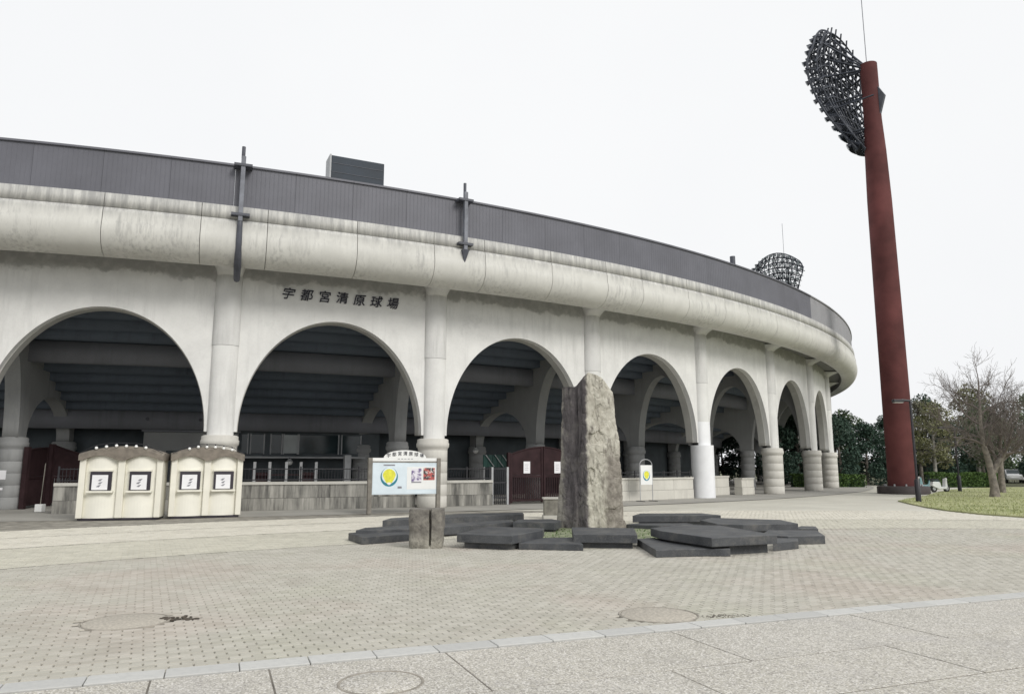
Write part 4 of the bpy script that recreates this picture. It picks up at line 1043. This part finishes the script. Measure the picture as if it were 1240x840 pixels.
# ------------------------------------------------------------------ floodlight towers
def flood(x, y, h, r0, label, face, rows_n, rack_z0, rack_z1, half_w, depth, pedestal=True, rod=6.0):
    t_ = thing('floodlight_tower', label, 'floodlight', (x, y, 0), 0)
    if pedestal:
        pd = MB().lathe([(1.62, 0), (1.62, .42), (1.56, .48), (0.5, .50)], 40).build('pedestal', M['pedestal'], t_)
        for i in range(10):
            a_ = 2 * pi * i / 10; MB().tube([(1.15 * cos(a_), 1.15 * sin(a_), .49), (1.15 * cos(a_), 1.15 * sin(a_), .62)], .06, 8).build('bolt', M['greyframe'], pd)
    MB().lathe([(r0 * 1.06, .3), (r0 * 1.02, 1.2), (r0, 4), (r0 * .95, h * .45), (r0 * .90, h * .66), (r0 * .80, h * .78), (r0 * .67, h * .86), (r0 * .66, h)], 32).build('pole', M['tower'], t_)
    MB().tube([(-.12, 0, h), (-.12, 0, h + rod)], .03, 5).build('lightning_rod', M['greysteel'], t_)
    # lamp rack: curved field of lamps; local frame: f = facing direction, s = sideways
    rk_ = bpy.data.objects.new('lamp_rack', None); COL.objects.link(rk_); rk_.parent = t_; rk_.rotation_euler.z = face
    def pt(u, v):
        """u in -1..1 across, v in 0..1 up; the rack leans out towards +X as it rises"""
        wdt = half_w * (0.22 + 0.80 * v ** .75) * (1 - .30 * max(0, v - .75) / .25 * v)
        z = rack_z0 + (rack_z1 - rack_z0) * v - .22 * (rack_z1 - rack_z0) * u * u * v
        X = r0 + .25 + depth * 1.2 * sin(pi * .70 * v) + depth * .25 * (1 - u * u)
        return Vector((X, u * wdt, z))
    NR, NC = rows_n
    lamp = MB().lathe([(.06, -.30), (.13, -.22), (.20, .02), (.22, .05)], 10, cap=True).mesh('lamp', M['lampsteel'])
    face_me = MB().lathe([(.205, .052), (.12, .075), (.001, .08)], 10, cap=False).mesh('lens', M['lampface'])
    for i in range(NR):
        v = (i + .5) / NR
        for j in range(NC):
            u = -1 + 2 * (j + .5) / NC + (.5 / NC if i % 2 else -.5 / NC) * .8
            p_ = pt(u, v); o = link('lamp', lamp, rk_, tuple(p_)); o.rotation_euler = (0, radians(118), u * .5)
            l2 = link('lens', face_me, o)
    mb = MB()
    for i in range(NR + 1):
        pts = [pt(-1 + 2 * j / 12, i / NR) + Vector((-.28, 0, 0)) for j in range(13)]; mb.tube(pts, .075, 5)
    mb.build('row_bars', M['lampsteel'], rk_)
    mb = MB()
    for j in range(NC + 1):
        pts = [pt(-1 + 2 * j / NC, i / 10) + Vector((-.3, 0, 0)) for i in range(11)]; mb.tube(pts, .07, 5)
    mb.build('rib_bars', M['lampsteel'], rk_)
    mb = MB()
    for i in range(NR):
        for j in range(NC):
            a_ = pt(-1 + 2 * j / NC, i / NR); b_ = pt(-1 + 2 * (j + 1) / NC, (i + 1) / NR)
            if (i + j) % 2: a_, b_ = pt(-1 + 2 * (j + 1) / NC, i / NR), pt(-1 + 2 * j / NC, (i + 1) / NR)
            mb.tube([a_ + Vector((-.32, 0, 0)), b_ + Vector((-.32, 0, 0))], .05, 4)
    mb.build('brace_bars', M['lampsteel'], rk_)
    mb = MB(); B_ = Vector((-.95, 0, -.12))
    for i in range(NR):
        mb.tube([pt(-.97 + 1.94 * j / 12, (i + .5) / NR) + B_ for j in range(13)], .065, 4)
    for j in range(NC):
        mb.tube([pt(-1 + 2 * (j + .5) / NC, i / 10) + B_ for i in range(11)], .06, 4)
        for i in range(NR):
            q_ = pt(-1 + 2 * (j + .5) / NC, (i + .5) / NR) + B_
            for du, dv_ in ((0, 0), (1, 1)): mb.tube([q_, pt(-1 + 2 * (j + du) / NC, (i + dv_) / NR) + Vector((-.3, 0, 0))], .045, 4, False)
    mb.build('rear_lattice', M['lampsteel'], rk_)
    mb = MB()
    for v in (.15, .4, .62, .8):
        for u in (-.55, 0, .55):
            zt_ = min(rack_z0 + (rack_z1 - rack_z0) * v, h - .4)
            mb.tube([(0, u * .5, zt_), tuple(pt(u, v) + Vector((-.3, 0, 0)))], .07, 5)
    for u in (-.75, 0, .75): mb.tube([(0, u * .3, h - .3), tuple(pt(u, .97) + Vector((-.3, 0, 0)))], .07, 5)
    for u in (-1, 1):
        mb.tube([tuple(pt(u, v_ / 6) + Vector((-.3, 0, 0))) for v_ in range(7)], .08, 5)
        mb.tube([(-.55, u * .75, rack_z0 + (rack_z1 - rack_z0) * .35), tuple(pt(u * .9, .35) + Vector((-.3, 0, 0)))], .06, 5)
    mb.build('truss', M['lampsteel'], rk_)
    MB().plate([(-r0 * .55, rack_z0 + 2.2), (-r0 - .12, rack_z0 + 3.8), (-r0 * .55, rack_z0 + 4.8)], -.12, .12).build('rear_bracket', M['darksteel'], rk_)
    return t_
flood(26.55, 51.2, 31.3, 0.90, 'tall rust red floodlight tower with lamp rack on a round base', radians(128), (12, 9), 24.7, 35.4, 4.3, 1.65)
flood(40.3, 106.0, 27.0, 0.90, 'distant floodlight tower whose lamp rack shows above the stadium parapet', radians(222), (10, 12), 24.4, 32.2, 5.0, 2.0, True, 10.5)

# ------------------------------------------------------------------ street lamps
def street_lamp(x, y, h, arm, label):
    t_ = thing('street_lamp', label, 'street lamp', (x, y, 0), 0)
    MB().lathe([(.13, 0), (.13, 1.1), (.085, 1.16)], 12).build('base', M['lampblack'], t_)
    MB().tube([(0, 0, 1.1), (0, 0, h), (-.02, 0, h + .06), (-arm, 0, h + .1)], .06, 8).build('pole', M['lampblack'], t_)
    MB().box(-arm - .45, -arm + .1, -.13, .13, h - .02, h + .13).build('lamp_head', M['lampblack'], t_, bevel=.03)
    MB().box(-arm - .4, -arm + .05, -.1, .1, h - .04, h - .022).build('diffuser', M['bulb'], t_)
street_lamp(20.48, 38.1, 5.05, .45, 'black street lamp with short arm beside the red tower base')
street_lamp(32.4, 54.6, 4.55, .7, 'black street lamp between the hedge and the leafless tree')

# ------------------------------------------------------------------ lawn, hedge, trees
lawn = [(20.2, 39.6), (19.2, 36.5), (18.3, 33.5), (17.8, 31), (17.7, 28.8), (18.3, 26.6), (20, 24.2), (24, 21.5), (31, 18.5), (60, 14), (64, 30), (64, 66), (44, 66), (38.5, 63.5), (34, 58.5), (29.5, 52.5), (25.5, 46.5), (22, 42)]
struct(MB().prism(lawn, -0.02, 0.03).build('lawn', M['lawn']))
def inside(x, y, poly):
    c_ = False; n = len(poly)
    for i in range(n):
        (x0, y0), (x1, y1) = poly[i], poly[(i + 1) % n]
        if (y0 > y) != (y1 > y) and x < (x1 - x0) * (y - y0) / (y1 - y0) + x0: c_ = not c_
    return c_
mb = MB(); cnt = 0
while cnt < 14000:
    x = random.uniform(17.5, 45); y = random.uniform(20, 62)
    if not inside(x, y, lawn) or random.random() > min(1, 900 / (x * x + y * y)): continue
    cnt += 1; h_ = random.uniform(.03, .10); a_ = random.uniform(0, pi); w_ = random.uniform(.012, .03)
    mb.add([(x - w_ * cos(a_), y - w_ * sin(a_), .028), (x + w_ * cos(a_), y + w_ * sin(a_), .028), (x + random.uniform(-.05, .05), y + random.uniform(-.05, .05), .03 + h_)], [(0, 1, 2)])
o = stuff(mb.build('grass', M['grass'])); tag(o, 'short pale green spring grass on the lawn', 'grass')

def leaves(mb, c, rad, n, size, rnd_, hollow=0.45):
    for _ in range(n):
        while True:
            v = Vector((rnd_.uniform(-1, 1), rnd_.uniform(-1, 1), rnd_.uniform(-1, 1)))
            if hollow * rnd_.random() < v.length <= 1: break
        p_ = Vector((c[0] + v.x * rad[0], c[1] + v.y * rad[1], c[2] + v.z * rad[2]))
        a_ = Vector((rnd_.gauss(0, 1), rnd_.gauss(0, 1), rnd_.gauss(0, 1))).normalized(); b_ = a_.orthogonal().normalized(); b_.rotate(Matrix.Rotation(rnd_.uniform(0, 6.28), 3, a_))
        d_ = a_.cross(b_); s_ = size * rnd_.uniform(.55, 1.3)
        mb.add([p_ - b_ * s_, p_ + d_ * s_ * .55, p_ + b_ * s_, p_ - d_ * s_ * .55], [(0, 1, 2, 3)])
def leafy_tree(x, y, h, rw, mat, label, seed, dens=1.0, bark='bark', trunk_h=0.3, size=.17, group='trees behind the hedge'):
    rnd_ = random.Random(seed)
    t_ = thing('tree', label, 'tree', (x, y, -.08), 0, group)
    lean = rnd_.uniform(-.3, .3)
    mb = MB().tube([(0, 0, 0), (lean * .2, 0, h * .3), (lean * .6, .1, h * .6), (lean, .1, h * .9)], [h * .026, h * .02, h * .013, .02], 8)
    limbs = MB(); cr = MB()
    nb_ = 13
    for i in range(nb_):
        f_ = trunk_h + (1 - trunk_h) * (i + .5) / nb_; a_ = i * 2.4 + rnd_.uniform(-.4, .4)
        wd = rw * (sin(pi * min(1, .18 + .80 * (f_ - trunk_h) / (1 - trunk_h))) ** .7) * rnd_.uniform(.5, .8)
        z = h * f_ * .93; e = (lean * f_ + wd * cos(a_), wd * sin(a_), z + rnd_.uniform(-.2, .3))
        limbs.tube([(lean * f_, 0, z * .85), ((lean * f_ + e[0]) / 2, e[1] / 2, z * .95), e], [.06, .04, .015], 5)
        rr = rw * rnd_.uniform(.34, .52)
        leaves(cr, e, (rr, rr, rr * rnd_.uniform(.65, .9)), int(300 * dens), size * .78, rnd_)
    mb.build('trunk', M[bark], t_); limbs.build('limbs', M[bark], t_); cr.build('crown', M[mat], t_)
TR = [(26.5, 74, 6.2, 2.0, 'leafdark', 'very dark evergreen tree next to the stadium columns'), (29.0, 76, 7.4, 2.2, 'leafdark', 'tall dark evergreen tree between the stadium and the red tower'),
      (32.0, 73, 6.8, 2.1, 'leafdark', 'dark evergreen tree just in front of the red tower line'), (33.6, 78, 7.6, 2.3, 'leafdark', 'dark round evergreen tree half hidden by the red tower'),
      (40.5, 72, 8.0, 2.3, 'leafolive', 'thin olive tree with a pale leaning trunk behind the street lamp'), (43.5, 80, 9.0, 2.6, 'leafbrown', 'brownish loose tree behind the first street lamp'),
      (46.5, 84, 10.2, 2.5, 'leafdark', 'tall dark tree rising between the two street lamps'), (47.0, 73, 7.3, 2.4, 'leafmid', 'mid green bushy tree behind the hedge'),
      (51.0, 82, 11.0, 2.9, 'leafolive', 'tall yellowish olive tree beside the leafless tree'), (52.5, 74, 7.0, 2.4, 'leafdark', 'dark bushy tree behind the hedge and leafless trunk'),
      (56.5, 80, 9.0, 2.8, 'leafmid', 'broad mid green tree behind the leafless tree'), (61, 84, 10.5, 3.0, 'leafbrown', 'broad brownish tree beyond the parked cars'),
      (64, 92, 11.0, 3.2, 'leafmid', 'large mid green tree farthest behind the parked cars'), (37.0, 82, 8.2, 2.3, 'leafmid', 'mid green tree showing just past the red tower'),
      (30.6, 84, 7.8, 2.4, 'leafdark', 'dark evergreen tree filling the gap left of the red tower'), (35.4, 75, 6.4, 2.2, 'leafdark', 'dark low evergreen right behind the red tower'),
      (38.6, 77, 7.4, 2.2, 'leafdark', 'dark evergreen beside the pale leaning trunk'), (44.0, 75, 6.6, 2.2, 'leafdark', 'dark green tree right behind the hedge end'), (49.5, 79, 8.4, 2.4, 'leafmid', 'green tree between the olive tree and the hedge'),
      (58.0, 92, 10.5, 3.0, 'leafdark', 'dark tall tree behind the row of parked cars'), (68.0, 90, 10.5, 3.0, 'leafbrown', 'brownish tree past the last parked car'),
      (22.5, 80, 6.5, 2.4, 'leafdark', 'dark tree seen between the far stadium columns')]
for i, (x, y, h_, rw, mt_, lab) in enumerate(TR):
    leafy_tree(x, y, h_, rw, mt_, lab, 100 + i, 1.25 if mt_ == 'leafdark' else .85, 'palebark' if mt_ in ('leafolive',) else 'bark', .12 if mt_ == 'leafdark' else .3, .20 if y > 78 else .17)
# low shrubs close the gaps below the crowns
for i, (x, y, rw, lab) in enumerate([(27.5, 79, 2.6, 'dark shrub under the evergreens by the stadium'), (32, 82, 2.6, 'dark shrub behind the red tower'), (43, 86, 3.0, 'dark shrub behind the pale leaning trunk'),
                                     (48, 88, 3.0, 'dark shrub under the tall trees behind the hedge'), (54, 88, 3.2, 'dark shrub beneath the olive tree'), (60, 90, 3.4, 'dark shrub beneath the brownish tree'), (40, 90, 3.2, 'dark shrub in the gap beside the pale leaning trunk'), (51, 95, 3.4, 'dark shrub behind the hedge and the olive tree'), (57, 97, 3.4, 'dark shrub between the leafless trunks and cars'), (65, 97, 3.4, 'dark shrub behind the last parked car')]):
    rnd_ = random.Random(500 + i); t_ = thing('shrub', lab, 'shrub', (x, y, -.08), 0, 'shrubs under the trees')
    cr = MB()
    for j in range(5): leaves(cr, (rnd_.uniform(-rw, rw) * .7, rnd_.uniform(-.5, .5), 1.3 + rnd_.uniform(-.3, .6)), (1.5, 1.1, 1.3), 260, .22, rnd_)
    cr.build('foliage', M['leafdark'], t_)
    st_ = MB(); [st_.tube([(dx_, 0, 0), (dx_ * 1.3, 0, 1.6)], .04, 5) for dx_ in (-.6, 0, .6)]; st_.build('stems', M['bark'], t_)
def hedge(x0, y0, x1, y1, h_, label, seed, n=5200):
    rnd_ = random.Random(seed); L_ = hypot(x1 - x0, y1 - y0)
    t_ = thing('hedge', label, 'hedge', ((x0 + x1) / 2, (y0 + y1) / 2, -.06), atan2(y1 - y0, x1 - x0))
    cr = MB()
    for _ in range(n):
        x = rnd_.uniform(-L_ / 2, L_ / 2); y = rnd_.uniform(-.55, .55); z = rnd_.uniform(.05, h_)
        if rnd_.random() < .75:
            if rnd_.random() < .5: y = -.55 + rnd_.uniform(-.06, .08)
            else: z = h_ + rnd_.uniform(-.1, .07) + .05 * sin(x * 1.7)
        a_ = Vector((rnd_.gauss(0, 1), rnd_.gauss(0, 1), rnd_.gauss(0, 1))).normalized(); b_ = a_.orthogonal().normalized(); d_ = a_.cross(b_); s_ = rnd_.uniform(.05, .11); p_ = Vector((x, y, z))
        cr.add([p_ - b_ * s_, p_ + d_ * s_ * .6, p_ + b_ * s_, p_ - d_ * s_ * .6], [(0, 1, 2, 3)])
    cr.build('foliage', M['hedge'], t_)
    MB().box(-L_ / 2 + .1, L_ / 2 - .1, -.35, .35, 0, h_ - .15).build('inner_branches', M['leafdark'], t_)
hedge(25.0, 67.5, 31.5, 67.5, 1.1, 'clipped low hedge between the stadium and the red tower', 1)
hedge(37.0, 67.2, 43.6, 67.2, 1.25, 'clipped hedge behind the lawn and the leafless tree', 2, 8000)

# leafless tree
def bare_tree(x, y, label, seed, spec, tw):
    rnd_ = random.Random(seed); t_ = thing('bare_tree', label, 'tree', (x, y, 0), 0, 'leafless trees on the lawn')
    trunk, limbs, twigs = MB(), MB(), MB()
    def grow(p_, d_, ln, r_, lvl):
        pts = [p_]; rs = [r_]; n = 4
        for i in range(n):
            d_ = (d_ + Vector((rnd_.gauss(0, .17), rnd_.gauss(0, .17), rnd_.gauss(.02, .13)))).normalized(); pts.append(pts[-1] + d_ * ln / n); rs.append(r_ * (1 - .5 * (i + 1) / n))
        (trunk if lvl == 0 else limbs if lvl < 3 else twigs).tube(pts, rs, 8 if lvl < 2 else 4, lvl < 2)
        if lvl >= 5: return
        kids = [3, 5, 5, 4, 3][lvl] if lvl else 0
        for i in range(kids):
            f_ = rnd_.uniform(.3, 1.0) if i else 1.0; q_ = pts[min(n, int(f_ * n))]
            ax = d_.orthogonal().normalized(); ax.rotate(Matrix.Rotation(rnd_.uniform(0, 6.28), 3, d_))
            nd = d_.copy(); nd.rotate(Matrix.Rotation(rnd_.uniform(.45, 1.15) if i else rnd_.uniform(0, .35), 3, ax)); nd.z += .10; nd.normalize()
            grow(q_, nd, ln * rnd_.uniform(.55, .78), max(r_ * .5 * rnd_.uniform(.7, 1.0), .007), lvl + 1)
    for pts, rs, ends in spec:
        trunk.tube([Vector(p_) for p_ in pts], rs, 10)
        for p_, d_, ln, r_ in ends: grow(Vector(p_), Vector(d_).normalized(), ln, r_, 1)
    trunk.build('trunk', M['bark'], t_); limbs.build('limbs', M['twig'], t_); twigs.build('twigs', M['twig'], t_)
bare_tree(28.3, 44.3, 'leafless spreading tree with a thick grey forked trunk on the lawn', 21,
          [([(0, 0, 0), (.03, 0, .5), (-.03, 0, 1.2), (-.14, 0, 2.0), (-.32, .05, 3.0), (-.38, .05, 4.3), (-.36, 0, 5.3)], [.29, .23, .205, .18, .14, .10, .08],
            [((-.36, 0, 5.3), (.1, 0, 1), 1.7, .08), ((-.36, 0, 5.1), (-.6, .2, .8), 1.5, .055), ((-.37, 0, 4.8), (.75, -.2, .7), 1.6, .06), ((-.38, .05, 4.2), (-.85, .1, .6), 1.9, .065), ((-.36, .05, 3.9), (.8, .3, .6), 1.9, .07), ((-.32, .05, 3.0), (-.95, .1, .55), 2.2, .075), ((-.30, .05, 2.9), (.3, -.8, .6), 1.8, .07), ((-.34, .05, 3.4), (-.2, .9, .6), 1.9, .06)]),
           ([(-.05, 0, 1.3), (.25, -.1, 1.9), (.7, -.15, 2.5)], [.17, .15, .12], [((.7, -.15, 2.5), (.5, 0, .9), 1.9, .09), ((.7, -.15, 2.5), (.95, -.1, .35), 1.7, .08), ((.5, -.1, 2.2), (.3, -.7, .8), 1.6, .07), ((.7, -.15, 2.5), (.6, .6, .7), 1.7, .07)])], 1)
bare_tree(33.5, 51.6, 'second leafless tree standing close behind the forked one', 33,
          [([(0, 0, 0), (.05, 0, 1.2), (.1, 0, 2.2)], [.24, .19, .15], [((.1, 0, 2.2), (.2, 0, 1), 2.0, .13), ((.1, 0, 2.1), (.8, .1, .8), 2.0, .12), ((.1, 0, 2.0), (-.6, .3, .9), 1.8, .1), ((.1, 0, 2.2), (.5, -.5, .8), 1.9, .1)])], 1)

# ------------------------------------------------------------------ parked scooters and cars
def scooter(x, y, rz, mat, label):
    t_ = thing('scooter', label, 'scooter', (x, y, 0), rz, 'parked scooters')
    for xx in (-.6, .6):
        wh_ = MB().tube([(xx, -.05, .27), (xx, .05, .27)], .27, 16).build('wheel', M['tyre'], t_)
        MB().tube([(xx, -.06, .27), (xx, .06, .27)], .15, 12).build('rim', M['greyframe'], wh_)
    MB().plate([(-.85, .45), (-.75, .75), (-.1, .72), (.0, .38), (.35, .35), (.45, .95), (.55, .95), (.6, .35), (.45, .22), (-.2, .2)], -.14, .14).build('body', mat, t_, bevel=.04)
    MB().box(-.8, -.05, -.13, .13, .75, .84).build('seat', M['tyre'], t_, bevel=.03)
    MB().tube([(.5, -.32, 1.05), (.48, 0, 1.0), (.5, .32, 1.05)], .025, 6).build('handlebar', M['iron'], t_)
    MB().ball((.58, 0, .9), .1, 10, 6).build('headlight', M['bulb'], t_)
scooter(30.3, 53.4, radians(20), M['carwhite'], 'white parked scooter beside the pedestal of the red tower')
scooter(33.2, 60.2, radians(160), M['teal_paint'], 'pale teal parked scooter behind the street lamp pole')
def car(x, y, rz, mat, label):
    t_ = thing('parked_car', label, 'car', (x, y, -.03), rz, 'parked cars')
    side = [(-1.95, .35), (-2.0, .8), (-1.75, 1.0), (-1.35, 1.05), (-.95, 1.5), (.75, 1.52), (1.3, 1.05), (1.9, .92), (2.0, .6), (1.95, .35)]
    MB().plate(side, -.83, .83).build('body', mat, t_, bevel=.09)
    for sx in (-1, 1):
        for xx in (-1.25, 1.25):
            wh_ = MB().tube([(xx, sx * .66, .31), (xx, sx * .86, .31)], .31, 18).build('wheel', M['tyre'], t_); MB().tube([(xx, sx * .8, .31), (xx, sx * .875, .31)], .19, 12).build('rim', M['greyframe'], wh_)
        MB().plate([(-1.1, 1.07), (-.85, 1.42), (.68, 1.43), (1.1, 1.07)], sx * .8325, sx * .8425).build('side_window', M['glass'], t_)
        MB().box(1.90, 2.005, sx * .62 - .14, sx * .62 + .14, .68, .82).build('headlight', M['bulb'], t_)
        MB().box(-2.02, -1.93, sx * .62 - .12, sx * .62 + .12, .72, .86).build('tail_light', M['pink'], t_)
    MB().add([(.79, -.7, 1.49), (.79, .7, 1.49), (1.33, .74, 1.06), (1.33, -.74, 1.06)], [(0, 1, 2, 3)]).build('windscreen', M['glass'], t_)
    MB().add([(-1.0, -.7, 1.48), (-1.0, .7, 1.48), (-1.38, .74, 1.08), (-1.38, -.74, 1.08)], [(0, 3, 2, 1)]).build('rear_window', M['glass'], t_)
car(57.6, 86.5, radians(-118), M['carwhite'], 'small white parked car next to the leafless trunk')
car(60.6, 87.4, radians(-118), M['cargrey'], 'grey parked car between two white cars')
car(63.6, 88.3, radians(-118), M['carwhite'], 'white parked car with a grey car at its side')
